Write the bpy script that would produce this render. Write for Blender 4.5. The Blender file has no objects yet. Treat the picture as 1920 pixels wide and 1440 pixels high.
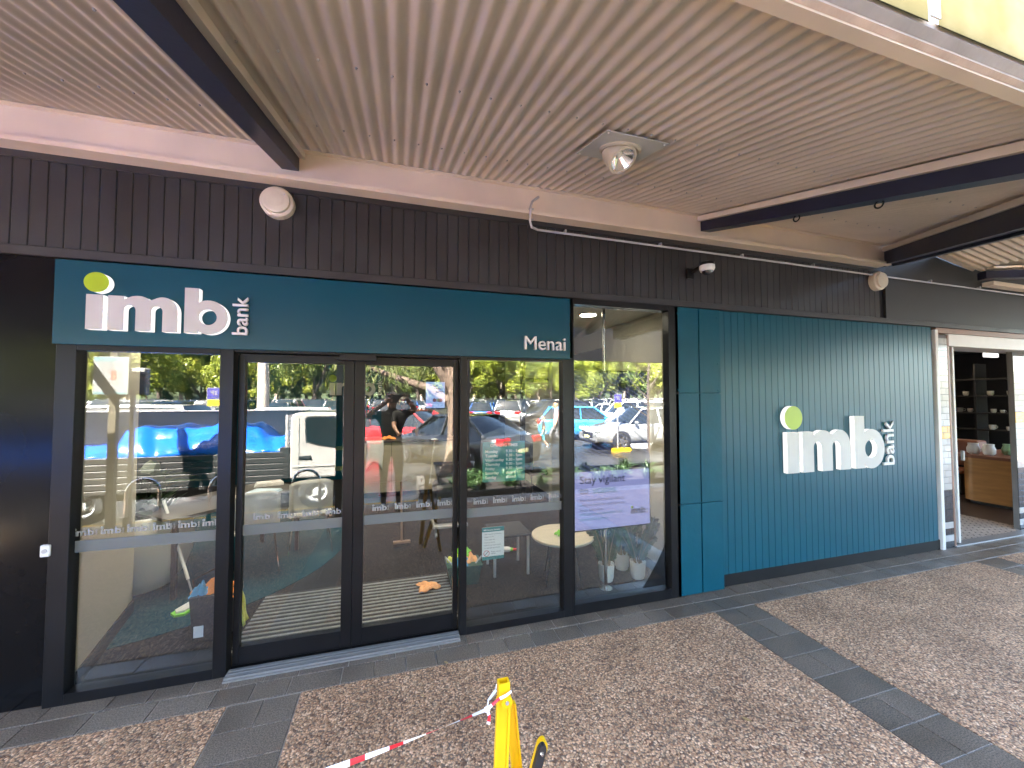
import bpy, bmesh, math, random
from math import sin, cos, pi, radians, sqrt, atan2
from mathutils import Vector, Matrix
random.seed(7)
SC = bpy.context.scene
COL = SC.collection
# ------------------------------------------------------------------ camera
FPX, CX, CY = 724.0, 960.0, 720.0
_v1 = Vector((3412-CX, -(745-CY), -FPX)).normalized()
_v2 = Vector((746-CX, -(745-CY), -FPX)).normalized()
_z = _v1.cross(_v2).normalized(); _y = _z.cross(_v1)
ROT = Matrix((_v1, _y, _z))
CAM = Vector((0.0, -3.0, 1.79))
cd = bpy.data.cameras.new('camera'); cam = bpy.data.objects.new('camera', cd); COL.objects.link(cam)
cd.sensor_width = 36.0; cd.lens = FPX/1920*36; cd.clip_start = 0.03; cd.clip_end = 2000
cam.matrix_world = Matrix.Translation(CAM) @ ROT.to_4x4()
SC.camera = cam
# ------------------------------------------------------------------ sky, sun, exposure
SUN_EL, SUN_DIR = radians(50), Vector((-0.70, 0.71)).normalized()
w = bpy.data.worlds.new('World'); SC.world = w; w.use_nodes = True
nt = w.node_tree; nt.nodes.clear()
sky = nt.nodes.new('ShaderNodeTexSky'); sky.sky_type = 'NISHITA'; sky.sun_disc = False
sky.sun_elevation = SUN_EL; sky.sun_rotation = atan2(SUN_DIR.x, SUN_DIR.y)
sky.air_density = 1.0; sky.dust_density = 2.5; sky.ozone_density = 1.0
bg = nt.nodes.new('ShaderNodeBackground'); bg.inputs[1].default_value = 0.055
wo = nt.nodes.new('ShaderNodeOutputWorld')
nt.links.new(sky.outputs[0], bg.inputs[0]); nt.links.new(bg.outputs[0], wo.inputs[0])
sl = bpy.data.lights.new('sun', 'SUN'); sl.energy = 5.0; sl.angle = radians(0.6); sl.color = (1.0, 0.93, 0.83)
so = bpy.data.objects.new('sun', sl); COL.objects.link(so); so.location = (-30, 30, 40)
sd = Vector((SUN_DIR.x*cos(SUN_EL), SUN_DIR.y*cos(SUN_EL), sin(SUN_EL)))
so.rotation_euler = (-sd).to_track_quat('-Z', 'Y').to_euler()
SC.view_settings.view_transform = 'Standard'; SC.view_settings.look = 'None'
EXPO = 5.5; EK = 2**(3.1-EXPO)            # lit things keep their look when the exposure moves
SC.view_settings.exposure = EXPO; SC.view_settings.gamma = 1.0; SC.view_settings.use_curve_mapping = False
cy = SC.cycles
cy.max_bounces = 10; cy.diffuse_bounces = 5; cy.glossy_bounces = 6; cy.transmission_bounces = 6; cy.transparent_max_bounces = 24
cy.caustics_reflective = False; cy.caustics_refractive = False; cy.sample_clamp_indirect = 6.0
cy.use_denoising = True
# ------------------------------------------------------------------ pixel -> place
def ray(px, py): return ROT @ Vector((px-CX, -(py-CY), -FPX))
def F(px, py, y=0.0):            # on a plane parallel to the shop front
    d = ray(px, py); t = (y-CAM.y)/d.y; return CAM + d*t
def G(px, py, z=0.0):            # on a floor
    d = ray(px, py); t = (z-CAM.z)/d.z; return CAM + d*t
def RG(px, py, z=0.0):           # on the ground, seen in the glass
    p = G(px, py, z); return Vector((p.x, -p.y, p.z))
def RY(px, py, y):               # on a street-side plane y, seen in the glass
    p = F(px, py, -y); return Vector((p.x, y, p.z))
# ------------------------------------------------------------------ materials
MATS = {}
def _nm(name):
    m = bpy.data.materials.new(name); m.use_nodes = True; n = m.node_tree.nodes; n.clear()
    o = n.new('ShaderNodeOutputMaterial'); return m, n, m.node_tree.links, o
def mat(name, col, rough=0.5, metal=0.0, var=0.08, vs=6.0, bump=0.0, bs=60.0, coat=0.0, emit=0.0, spec=0.5, stretch=None, rvar=0.0, aniso=None):
    """plain surface: base colour with worn, blotchy variation and fine relief"""
    if name in MATS: return MATS[name]
    m, n, l, o = _nm(name)
    b = n.new('ShaderNodeBsdfPrincipled'); l.new(b.outputs[0], o.inputs[0])
    b.inputs['Roughness'].default_value = rough; b.inputs['Metallic'].default_value = metal
    b.inputs['Coat Weight'].default_value = coat; b.inputs['Coat Roughness'].default_value = 0.05
    b.inputs['Specular IOR Level'].default_value = spec
    g = n.new('ShaderNodeNewGeometry'); src = g.outputs['Position']
    if stretch:
        mp = n.new('ShaderNodeMapping'); mp.inputs['Scale'].default_value = stretch; l.new(src, mp.inputs[0]); src = mp.outputs[0]
    if var > 0:
        t = n.new('ShaderNodeTexNoise'); t.inputs['Scale'].default_value = vs; t.inputs['Detail'].default_value = 5.0
        l.new(src, t.inputs['Vector'])
        r = n.new('ShaderNodeValToRGB'); r.color_ramp.elements[0].position = 0.3; r.color_ramp.elements[1].position = 0.7
        r.color_ramp.elements[0].color = (*[c*(1-var) for c in col], 1); r.color_ramp.elements[1].color = (*[min(1, c*(1+var)) for c in col], 1)
        l.new(t.outputs[0], r.inputs[0]); l.new(r.outputs[0], b.inputs['Base Color'])
        if rvar > 0:
            mr = n.new('ShaderNodeMapRange'); mr.inputs[3].default_value = max(0.02, rough-rvar); mr.inputs[4].default_value = rough+rvar
            mr.inputs[1].default_value = 0.3; mr.inputs[2].default_value = 0.7
            l.new(t.outputs[0], mr.inputs[0]); l.new(mr.outputs[0], b.inputs['Roughness'])
    else:
        b.inputs['Base Color'].default_value = (*col, 1)
    if bump > 0:
        t2 = n.new('ShaderNodeTexNoise'); t2.inputs['Scale'].default_value = bs; t2.inputs['Detail'].default_value = 4.0
        l.new(src, t2.inputs['Vector'])
        bp = n.new('ShaderNodeBump'); bp.inputs['Strength'].default_value = bump; bp.inputs['Distance'].default_value = 0.005
        l.new(t2.outputs[0], bp.inputs['Height']); l.new(bp.outputs[0], b.inputs['Normal'])
    if emit > 0:
        b.inputs['Emission Color'].default_value = (*col, 1); b.inputs['Emission Strength'].default_value = emit
    MATS[name] = m; return m
def glass_mat(name, refl=0.28, tint=(0.93, 0.96, 0.95)):
    m, n, l, o = _nm(name)
    tr = n.new('ShaderNodeBsdfTransparent'); tr.inputs[0].default_value = (*tint, 1)
    gl = n.new('ShaderNodeBsdfGlossy'); gl.inputs['Roughness'].default_value = 0.0; gl.inputs[0].default_value = (0.97, 0.98, 1, 1)
    fr = n.new('ShaderNodeFresnel'); fr.inputs[0].default_value = 1.5
    ma = n.new('ShaderNodeMath'); ma.operation = 'ADD'; ma.inputs[1].default_value = refl-0.04; ma.use_clamp = True
    mx = n.new('ShaderNodeMixShader')
    l.new(fr.outputs[0], ma.inputs[0]); l.new(ma.outputs[0], mx.inputs[0]); l.new(tr.outputs[0], mx.inputs[1]); l.new(gl.outputs[0], mx.inputs[2]); l.new(mx.outputs[0], o.inputs[0])
    MATS[name] = m; return m
def film_mat(name, col, alpha, rough=0.5):
    m, n, l, o = _nm(name)
    tr = n.new('ShaderNodeBsdfTransparent'); b = n.new('ShaderNodeBsdfPrincipled'); b.inputs['Base Color'].default_value = (*col, 1); b.inputs['Roughness'].default_value = rough
    mx = n.new('ShaderNodeMixShader'); mx.inputs[0].default_value = alpha
    l.new(tr.outputs[0], mx.inputs[1]); l.new(b.outputs[0], mx.inputs[2]); l.new(mx.outputs[0], o.inputs[0]); MATS[name] = m; return m
def emit_mat(name, col, s):
    m, n, l, o = _nm(name); e = n.new('ShaderNodeEmission'); e.inputs[0].default_value = (*col, 1); e.inputs[1].default_value = s
    l.new(e.outputs[0], o.inputs[0]); MATS[name] = m; return m
def leaf_mat(name, col, col2, trans=0.35, sc=1.2):
    m, n, l, o = _nm(name)
    g = n.new('ShaderNodeNewGeometry'); t = n.new('ShaderNodeTexNoise'); t.inputs['Scale'].default_value = sc; t.inputs['Detail'].default_value = 6
    l.new(g.outputs['Position'], t.inputs['Vector'])
    r = n.new('ShaderNodeValToRGB'); r.color_ramp.elements[0].position = 0.35; r.color_ramp.elements[1].position = 0.65
    r.color_ramp.elements[0].color = (*col, 1); r.color_ramp.elements[1].color = (*col2, 1); l.new(t.outputs[0], r.inputs[0])
    b = n.new('ShaderNodeBsdfPrincipled'); b.inputs['Roughness'].default_value = 0.45; l.new(r.outputs[0], b.inputs['Base Color'])
    tl = n.new('ShaderNodeBsdfTranslucent'); l.new(r.outputs[0], tl.inputs[0])
    mx = n.new('ShaderNodeMixShader'); mx.inputs[0].default_value = trans
    l.new(b.outputs[0], mx.inputs[1]); l.new(tl.outputs[0], mx.inputs[2]); l.new(mx.outputs[0], o.inputs[0]); MATS[name] = m; return m
def aggregate_mat():
    m, n, l, o = _nm('exposed aggregate')
    b = n.new('ShaderNodeBsdfPrincipled'); l.new(b.outputs[0], o.inputs[0])
    g = n.new('ShaderNodeNewGeometry')
    nz = n.new('ShaderNodeTexNoise'); nz.inputs['Scale'].default_value = 60; l.new(g.outputs['Position'], nz.inputs['Vector'])
    mxv = n.new('ShaderNodeMix'); mxv.data_type = 'VECTOR'; mxv.inputs[0].default_value = 0.012
    l.new(g.outputs['Position'], mxv.inputs[4]); l.new(nz.outputs['Color'], mxv.inputs[5])
    v = n.new('ShaderNodeTexVoronoi'); v.inputs['Scale'].default_value = 92; l.new(mxv.outputs[1], v.inputs['Vector'])
    sp = n.new('ShaderNodeSeparateColor'); l.new(v.outputs['Color'], sp.inputs[0])
    r = n.new('ShaderNodeValToRGB'); cr = r.color_ramp; cr.interpolation = 'CONSTANT'
    pal = [(0, (.15, .070, .036)), (.10, (.36, .185, .095)), (.26, (.58, .335, .182)), (.42, (.45, .258, .138)), (.58, (.70, .42, .236)), (.74, (.52, .345, .205)), (.86, (.84, .57, .355)), (.95, (.23, .15, .095))]
    while len(cr.elements) < len(pal): cr.elements.new(0.5)
    for e, (p, c) in zip(cr.elements, pal): e.position = p; e.color = (*c, 1)
    l.new(sp.outputs[0], r.inputs[0])
    # mortar between pebbles
    r2 = n.new('ShaderNodeValToRGB'); r2.color_ramp.elements[0].position = 0.45; r2.color_ramp.elements[1].position = 0.75
    r2.color_ramp.elements[0].color = (0, 0, 0, 1); r2.color_ramp.elements[1].color = (1, 1, 1, 1)
    l.new(v.outputs['Distance'], r2.inputs[0])
    mx = n.new('ShaderNodeMix'); mx.data_type = 'RGBA'; l.new(r2.outputs[0], mx.inputs[0]); l.new(r.outputs[0], mx.inputs[6]); mx.inputs[7].default_value = (.15, .10, .072, 1)
    # traffic dirt, large scale
    d = n.new('ShaderNodeTexNoise'); d.inputs['Scale'].default_value = 2.2; d.inputs['Detail'].default_value = 6; l.new(g.outputs['Position'], d.inputs['Vector'])
    r3 = n.new('ShaderNodeValToRGB'); r3.color_ramp.elements[0].position = .3; r3.color_ramp.elements[1].position = .7
    r3.color_ramp.elements[0].color = (.70, .68, .66, 1); r3.color_ramp.elements[1].color = (1.06, 1.05, 1.04, 1); l.new(d.outputs[0], r3.inputs[0])
    mm = n.new('ShaderNodeMix'); mm.data_type = 'RGBA'; mm.blend_type = 'MULTIPLY'; mm.inputs[0].default_value = 1; l.new(mx.outputs[2], mm.inputs[6]); l.new(r3.outputs[0], mm.inputs[7])
    l.new(mm.outputs[2], b.inputs['Base Color']); b.inputs['Roughness'].default_value = 0.62
    bp = n.new('ShaderNodeBump'); bp.inputs['Strength'].default_value = 0.7; bp.inputs['Distance'].default_value = 0.004; bp.invert = True
    l.new(v.outputs['Distance'], bp.inputs['Height']); l.new(bp.outputs[0], b.inputs['Normal'])
    MATS['agg'] = m; return m
def stone_mat():
    m, n, l, o = _nm('flamed bluestone')
    b = n.new('ShaderNodeBsdfPrincipled'); l.new(b.outputs[0], o.inputs[0]); b.inputs['Roughness'].default_value = 0.5
    g = n.new('ShaderNodeNewGeometry'); oi = n.new('ShaderNodeObjectInfo')
    t = n.new('ShaderNodeTexNoise'); t.inputs['Scale'].default_value = 150; t.inputs['Detail'].default_value = 3; l.new(g.outputs['Position'], t.inputs['Vector'])
    r = n.new('ShaderNodeValToRGB'); r.color_ramp.elements[0].position = .36; r.color_ramp.elements[1].position = .68
    r.color_ramp.elements[0].color = (.050, .040, .031, 1); r.color_ramp.elements[1].color = (.225, .172, .125, 1); l.new(t.outputs[0], r.inputs[0])
    t2 = n.new('ShaderNodeTexNoise'); t2.inputs['Scale'].default_value = 3.5; t2.inputs['Detail'].default_value = 5; l.new(g.outputs['Position'], t2.inputs['Vector'])
    ad = n.new('ShaderNodeMath'); ad.operation = 'MULTIPLY_ADD'; ad.inputs[1].default_value = .42; l.new(oi.outputs['Random'], ad.inputs[0]); l.new(t2.outputs[0], ad.inputs[2])
    mr = n.new('ShaderNodeMapRange'); mr.inputs[1].default_value = .35; mr.inputs[2].default_value = 1.1; mr.inputs[3].default_value = .72; mr.inputs[4].default_value = 1.3; l.new(ad.outputs[0], mr.inputs[0])
    mm = n.new('ShaderNodeVectorMath'); mm.operation = 'SCALE'; l.new(r.outputs[0], mm.inputs[0]); l.new(mr.outputs[0], mm.inputs['Scale'])
    l.new(mm.outputs[0], b.inputs['Base Color'])
    rr = n.new('ShaderNodeMapRange'); rr.inputs[1].default_value = .35; rr.inputs[2].default_value = .7; rr.inputs[3].default_value = .3; rr.inputs[4].default_value = .62; l.new(t2.outputs[0], rr.inputs[0]); l.new(rr.outputs[0], b.inputs['Roughness'])
    bp = n.new('ShaderNodeBump'); bp.inputs['Strength'].default_value = .35; bp.inputs['Distance'].default_value = .003; l.new(t.outputs[0], bp.inputs['Height']); l.new(bp.outputs[0], b.inputs['Normal'])
    MATS['stone'] = m; return m
def asphalt_mat():
    m, n, l, o = _nm('wet asphalt')
    b = n.new('ShaderNodeBsdfPrincipled'); l.new(b.outputs[0], o.inputs[0])
    g = n.new('ShaderNodeNewGeometry'); t = n.new('ShaderNodeTexNoise'); t.inputs['Scale'].default_value = .45; t.inputs['Detail'].default_value = 7
    mp = n.new('ShaderNodeMapping'); mp.inputs['Scale'].default_value = (1, .55, 1); l.new(g.outputs['Position'], mp.inputs[0]); l.new(mp.outputs[0], t.inputs['Vector'])
    r = n.new('ShaderNodeMapRange'); r.inputs[1].default_value = .38; r.inputs[2].default_value = .6; r.inputs[3].default_value = .1; r.inputs[4].default_value = .65; l.new(t.outputs[0], r.inputs[0]); l.new(r.outputs[0], b.inputs['Roughness'])
    c = n.new('ShaderNodeValToRGB'); c.color_ramp.elements[0].position = .38; c.color_ramp.elements[1].position = .62; c.color_ramp.elements[0].color = (.011, .0112, .012, 1); c.color_ramp.elements[1].color = (.034, .033, .032, 1)
    l.new(t.outputs[0], c.inputs[0]); l.new(c.outputs[0], b.inputs['Base Color'])
    t2 = n.new('ShaderNodeTexNoise'); t2.inputs['Scale'].default_value = 90; l.new(g.outputs['Position'], t2.inputs['Vector'])
    bp = n.new('ShaderNodeBump'); bp.inputs['Strength'].default_value = .15; bp.inputs['Distance'].default_value = .004; l.new(t2.outputs[0], bp.inputs['Height']); l.new(bp.outputs[0], b.inputs['Normal'])
    MATS['asphalt'] = m; return m
# ------------------------------------------------------------------ mesh builder
class MB:
    def __init__(s): s.v = []; s.f = []; s.mi = []; s.cur = 0
    def add(s, vs, fs):
        k = len(s.v); s.v += [tuple(q) for q in vs]
        for f in fs: s.f.append([k+i for i in f]); s.mi.append(s.cur)
        return s
    def box(s, x0, x1, y0, y1, z0, z1):
        vs = [(x0,y0,z0),(x1,y0,z0),(x1,y1,z0),(x0,y1,z0),(x0,y0,z1),(x1,y0,z1),(x1,y1,z1),(x0,y1,z1)]
        return s.add(vs, [(0,3,2,1),(4,5,6,7),(0,1,5,4),(1,2,6,5),(2,3,7,6),(3,0,4,7)])
    def bbox(s, x0, x1, y0, y1, z0, z1, c=0.004):
        """box with chamfered edges"""
        c = min(c, (x1-x0)*.4, (y1-y0)*.4, (z1-z0)*.4)
        bm = bmesh.new(); bmesh.ops.create_cube(bm, size=1)
        for q in bm.verts: q.co = Vector(((x0+x1)/2+q.co.x*(x1-x0), (y0+y1)/2+q.co.y*(y1-y0), (z0+z1)/2+q.co.z*(z1-z0)))
        bmesh.ops.bevel(bm, geom=bm.edges[:], offset=c, segments=1, affect='EDGES')
        return s.bm(bm)
    def bm(s, bm):
        bm.verts.index_update(); s.add([v.co[:] for v in bm.verts], [[v.index for v in f.verts] for f in bm.faces]); bm.free(); return s
    def prism(s, poly, axis, a, b):
        """poly: 2-D outline; axis 'x','y','z' is the extrusion axis from a to b"""
        n = len(poly)
        def P(u, w_, t): return (t, u, w_) if axis == 'x' else ((u, t, w_) if axis == 'y' else (u, w_, t))
        vs = [P(u, w_, a) for u, w_ in poly]+[P(u, w_, b) for u, w_ in poly]
        fs = [list(range(n))[::-1], list(range(n, 2*n))]+[(i, (i+1) % n, n+(i+1) % n, n+i) for i in range(n)]
        return s.add(vs, fs)
    def cyl(s, p0, p1, r0, r1=None, n=12, caps=True):
        r1 = r0 if r1 is None else r1; p0 = Vector(p0); p1 = Vector(p1); d = (p1-p0).normalized()
        a = d.orthogonal().normalized(); b = d.cross(a); vs = []
        for p, r in ((p0, r0), (p1, r1)): vs += [p+(a*cos(2*pi*i/n)+b*sin(2*pi*i/n))*r for i in range(n)]
        fs = [(i, (i+1) % n, n+(i+1) % n, n+i) for i in range(n)]
        if caps: fs += [list(range(n))[::-1], list(range(n, 2*n))]
        return s.add(vs, fs)
    def tube(s, pts, r, n=8, rs=None, caps=True):
        pts = [Vector(p) for p in pts]; rings = []; a = None
        for i, p in enumerate(pts):
            d = (pts[min(i+1, len(pts)-1)]-pts[max(i-1, 0)]).normalized()
            a = d.orthogonal().normalized() if a is None else (a-d*a.dot(d)).normalized()
            b = d.cross(a); rr = rs[i] if rs else r
            rings.append([p+(a*cos(2*pi*k/n)+b*sin(2*pi*k/n))*rr for k in range(n)])
        vs = [q for R_ in rings for q in R_]; fs = []
        for i in range(len(pts)-1): fs += [(i*n+k, i*n+(k+1) % n, (i+1)*n+(k+1) % n, (i+1)*n+k) for k in range(n)]
        if caps: fs += [list(range(n))[::-1], list(range((len(pts)-1)*n, len(pts)*n))]
        return s.add(vs, fs)
    def lathe(s, prof, c=(0,0,0), n=24, cap=True, axis='z'):
        vs = []
        for r, z in prof:
            for k in range(n):
                a = 2*pi*k/n; q = (r*cos(a), r*sin(a), z)
                if axis == 'y': q = (q[0], q[2], q[1])
                if axis == 'x': q = (q[2], q[0], q[1])
                vs.append((c[0]+q[0], c[1]+q[1], c[2]+q[2]))
        fs = []
        for i in range(len(prof)-1): fs += [(i*n+k, i*n+(k+1) % n, (i+1)*n+(k+1) % n, (i+1)*n+k) for k in range(n)]
        if cap: fs += [list(range(n))[::-1], list(range((len(prof)-1)*n, len(prof)*n))]
        return s.add(vs, fs)
    def ball(s, c, r, sc=(1,1,1), n=10):
        prof = [(max(1e-4, sin(pi*i/n))*r, -cos(pi*i/n)*r) for i in range(n+1)]
        k = len(s.v); s.lathe(prof, (0,0,0), n=n+4)
        for i in range(k, len(s.v)): q = s.v[i]; s.v[i] = (c[0]+q[0]*sc[0], c[1]+q[1]*sc[1], c[2]+q[2]*sc[2])
        return s
    def sheet(s, fn, nu, nv):
        vs = [fn(i/nu, j/nv) for i in range(nu+1) for j in range(nv+1)]
        fs = [(i*(nv+1)+j, (i+1)*(nv+1)+j, (i+1)*(nv+1)+j+1, i*(nv+1)+j+1) for i in range(nu) for j in range(nv)]
        return s.add(vs, fs)
    def xf(s, M, k=0):
        for i in range(k, len(s.v)): s.v[i] = tuple(M @ Vector(s.v[i]))
        return s
    def build(s, name, m, parent=None, smooth=False, kind=None):
        me = bpy.data.meshes.new(name)
        o_ = org(parent)
        me.from_pydata([(a-o_.x, b-o_.y, c-o_.z) for a, b, c in s.v], [], s.f)
        for mm in (m if isinstance(m, (list, tuple)) else [m]): me.materials.append(mm)
        if any(s.mi): me.polygons.foreach_set('material_index', s.mi)
        bm = bmesh.new(); bm.from_mesh(me); bmesh.ops.recalc_face_normals(bm, faces=bm.faces); bm.to_mesh(me); bm.free()
        if smooth: shade(me, smooth if isinstance(smooth, (int, float)) and not isinstance(smooth, bool) else 40)
        o = bpy.data.objects.new(name, me); COL.objects.link(o); o.parent = parent
        if kind: o['kind'] = kind
        return o
def shade(me, ang=40):
    me.polygons.foreach_set('use_smooth', [True]*len(me.polygons))
    bm = bmesh.new(); bm.from_mesh(me)
    for e in bm.edges:
        if len(e.link_faces) == 2 and e.calc_face_angle(0) > radians(ang): e.smooth = False
    bm.to_mesh(me); bm.free()
def org(o):
    r = Vector((0,0,0))
    while o is not None: r += o.location; o = o.parent
    return r
def tag(o, label, cat, group=None, kind=None):
    o['label'] = label; o['category'] = cat
    if group: o['group'] = group
    if kind: o['kind'] = kind
    return o
def thing(name, label, cat, loc=(0,0,0), group=None):
    o = bpy.data.objects.new(name, None); COL.objects.link(o); o.location = loc; o.empty_display_size = .1
    return tag(o, label, cat, group)
def struct(o): o['kind'] = 'structure'; return o
def dup(root, loc, rz=0, label=None, group=None, scale=None, parent=None):
    r = root.copy(); COL.objects.link(r); r.location = loc; r.rotation_euler = (0, 0, rz); r.parent = parent
    if scale: r.scale = (scale,)*3 if isinstance(scale, (int, float)) else scale
    if label: r['label'] = label
    if group: r['group'] = group
    def rec(a, b):
        for ch in a.children:
            if ch in done: continue
            c = ch.copy(); COL.objects.link(c); c.parent = b; done.add(c); rec(ch, c)
    done = set(); rec(root, r); return r
def piece(name, me, parent, loc, rz=0, scale=None):
    o = bpy.data.objects.new(name, me); COL.objects.link(o); o.parent = parent
    o.location = Vector(loc)-org(parent); o.rotation_euler = (0, 0, rz)
    if scale: o.scale = scale
    return o
def mesh_of(mb, name, m, smooth=False):
    o = mb.build(name, m, None, smooth); me = o.data; bpy.data.objects.remove(o); return me
def curve_mesh(cu):
    o = bpy.data.objects.new('tmp_curve', cu); COL.objects.link(o)
    dg = bpy.context.evaluated_depsgraph_get(); me = bpy.data.meshes.new_from_object(o.evaluated_get(dg)); 
    bpy.data.objects.remove(o); bpy.data.curves.remove(cu); return me
def text_me(body, size, ext=0.0004, bold=0.0, align='LEFT', sp=1.0, line=1.0):
    cu = bpy.data.curves.new('tmp_text', 'FONT'); cu.body = body; cu.size = size; cu.extrude = ext; cu.offset = bold*size; cu.align_x = align; cu.space_character = sp; cu.space_line = line; cu.resolution_u = 3
    return curve_mesh(cu)
WALLROT = Matrix.Rotation(pi/2, 4, 'X')      # xy drawing -> upright, facing -y
def put_me(name, me, mats, parent, loc, M=None, rot2=0.0, scl=1.0):
    """upright lettering: 2-D drawing in the plane facing the street"""
    T = WALLROT @ Matrix.Rotation(rot2, 4, 'Z') @ Matrix.Diagonal((scl, scl, 1, 1))
    if M is not None: T = M @ T
    me = me.copy(); me.transform(Matrix.Translation(Vector(loc)-org(parent)) @ T); ix = [p_.material_index for p_ in me.polygons]; me.materials.clear()
    for m in (mats if isinstance(mats, (list, tuple)) else [mats]): me.materials.append(m)
    if isinstance(mats, (list, tuple)): me.polygons.foreach_set('material_index', ix)
    o = bpy.data.objects.new(name, me); COL.objects.link(o); o.parent = parent; return o
def text(name, body, size, m, parent, loc, ext=.0004, bold=0.0, align='LEFT', rot2=0.0, M=None, sp=1.0, line=1.0):
    return put_me(name, text_me(body, size, ext, bold, align, sp, line), m, parent, loc, M, rot2)
def poly_curve(loops, ext):
    cu = bpy.data.curves.new('tmp_poly', 'CURVE'); cu.dimensions = '2D'; cu.fill_mode = 'BOTH'; cu.extrude = ext
    for lp in loops:
        sp = cu.splines.new('POLY'); sp.points.add(len(lp)-1); sp.use_cyclic_u = True
        for p, (x, y) in zip(sp.points, lp): p.co = (x, y, 0, 1)
    return curve_mesh(cu)
def arc(cx, cy_, rx, ry, a0, a1, n=14): return [(cx+rx*cos(radians(a0+(a1-a0)*i/n)), cy_+ry*sin(radians(a0+(a1-a0)*i/n))) for i in range(n+1)]
def imb_shapes(ext):
    i_ = [[(0,0),(.385,0),(.385,1),(0,1)]]
    m_ = [[(0,0),(.37,0)]+[(.37,.60)]+arc(.51,.60,.14,.15,180,0,10)+[(.65,0),(1.02,0),(1.02,.60)]+arc(1.16,.60,.14,.15,180,0,10)+[(1.30,0),(1.67,0),(1.67,.60)]+arc(1.30,.60,.37,.43,8,118,14)+arc(.70,.66,.40,.37,42,128,12)+[(.37,.90),(.37,1.0),(0,1.0)]]
    b_ = [[(0,0),(.36,0),(.36,.10)]+arc(.62,.50,.50,.52,-118,118,30)+[(.36,.90),(.36,1.37),(0,1.37)], arc(.60,.50,.235,.24,0,354,28)]
    d_ = [arc(.22,1.36,.29,.29,0,352,44)]
    sh = lambda L, dx: [[(x+dx, y) for x, y in l] for l in L]
    return {'i': poly_curve(i_, ext), 'm': poly_curve(sh(m_, .50), ext), 'b': poly_curve(sh(b_, 2.34), ext), 'dot': poly_curve(d_, ext)}
def split_face_side(me):
    """slot 0 on the front face, slot 1 on the returns"""
    for p in me.polygons: p.material_index = 0 if abs(p.normal.z) > .7 else 1
# ================================================================== materials in use
AGG = aggregate_mat(); STONE = stone_mat(); ASPH = asphalt_mat()
GROUT = mat('pale grout', (.36, .325, .28), .8, var=.25, vs=9, bump=.3)
BLACKAL = mat('black anodised aluminium', (.0065, .0063, .0068), .34, 0, var=.15, vs=3, rvar=.06, spec=.20)
BLACKPL = mat('black plinth', (.006, .006, .0065), .5, var=.2, spec=.2)
CHAR = mat('charcoal board paint', (.016, .0142, .014), .42, var=.14, vs=4, bump=.12, bs=35, rvar=.08)
CHARP = mat('charcoal panel paint', (.015, .0147, .0142), .5, var=.12, vs=2, bump=.1, bs=20)
GLOSSBLK = mat('gloss black cladding', (.004, .004, .0045), .17, var=.2, vs=2, bump=.03, bs=4, spec=.12)
TEAL = mat('teal satin paint', (.0, .060, .090), .29, var=.05, vs=3, bump=.03, bs=30, spec=.34)
TEALSIGN = mat('teal sign face', (.0, .046, .072), .27, var=.04, vs=2.5, spec=.32)
TEALR = mat('teal painted render', (.0, .058, .088), .42, var=.07, vs=5, bump=.3, bs=24, rvar=.05, spec=.20)
LTAUPE = mat('taupe sheet steel', (.62, .515, .40), .40, var=.10, vs=2.5, rvar=.08, bump=.05, bs=8)
TAUPE = mat('taupe corrugated steel', (.60, .52, .44), .46, var=.12, vs=1.6, rvar=.10, bump=.05, bs=120)
NAVY = mat('navy steel paint', (.009, .011, .030), .38, var=.2, vs=4, bump=.08, bs=40)
GALV = mat('grey conduit', (.36, .35, .35), .5, .2)
CREAM = mat('cream plastic', (.52, .46, .36), .4, var=.05)
WHITEP = mat('white paint', (.60, .58, .55), .4, var=.04)
ALU = mat('mill aluminium', (.26, .26, .255), .45, .6, var=.12, vs=30, stretch=(1, 12, 1))
CHROME = mat('chrome', (.75, .75, .76), .08, 1.0, var=0)
GLASS = glass_mat('shopfront glass', .060)
# ================================================================== ground, road, pavement
struct(MB().box(-260, 260, -320, 60, -.40, -.30).build('ground', mat('bare earth', (.05, .05, .025), .9, var=.3, vs=.5)))
struct(MB().box(-140, 140, -150, -3.93, -.30, -.13).build('road', ASPH))
pav = struct(MB().box(-14, 18, -3.78, 0.0, -.30, -.006).build('pavement', GROUT))
# aggregate bays between stone strips
strips = [(-4.42, -4.02), (-.93, -.55), (2.55, 2.97), (6.05, 6.45), (9.6, 10.0)]
xs = [-14]+[v for s_ in strips for v in s_]+[18]
for a, b in zip(xs[0::2], xs[1::2]):
    MB().box(a+.006, b-.006, -3.6, -.328, -.02, 0.0).build('aggregate_bay', AGG, pav)
tile_me = mesh_of(MB().bbox(-.097, .097, -.076, .076, -.02, .0, .002), 'paver', STONE)
tile_l = mesh_of(MB().bbox(-.147, .147, -.076, .076, -.02, .0, .002), 'paver_long', STONE)
def lay(me, x, y): piece('paver', me, pav, (x+random.uniform(-.001, .001), y, random.uniform(-.0012, .0008)), random.uniform(-.003, .003))
for row, y in enumerate((-.082, -.242)):
    x = -5.0+row*.07
    while x < 11.5:
        long_ = random.random() < .22
        wd = .30 if long_ else .20
        lay(tile_l if long_ else tile_me, x+wd/2, y); x += wd
strip_me = mesh_of(MB().bbox(-.097, .097, -.098, .098, -.02, .0, .002), 'strip_paver', STONE)
strip_w = mesh_of(MB().bbox(-.198, .198, -.098, .098, -.02, .0, .002), 'strip_paver_wide', STONE)
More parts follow.
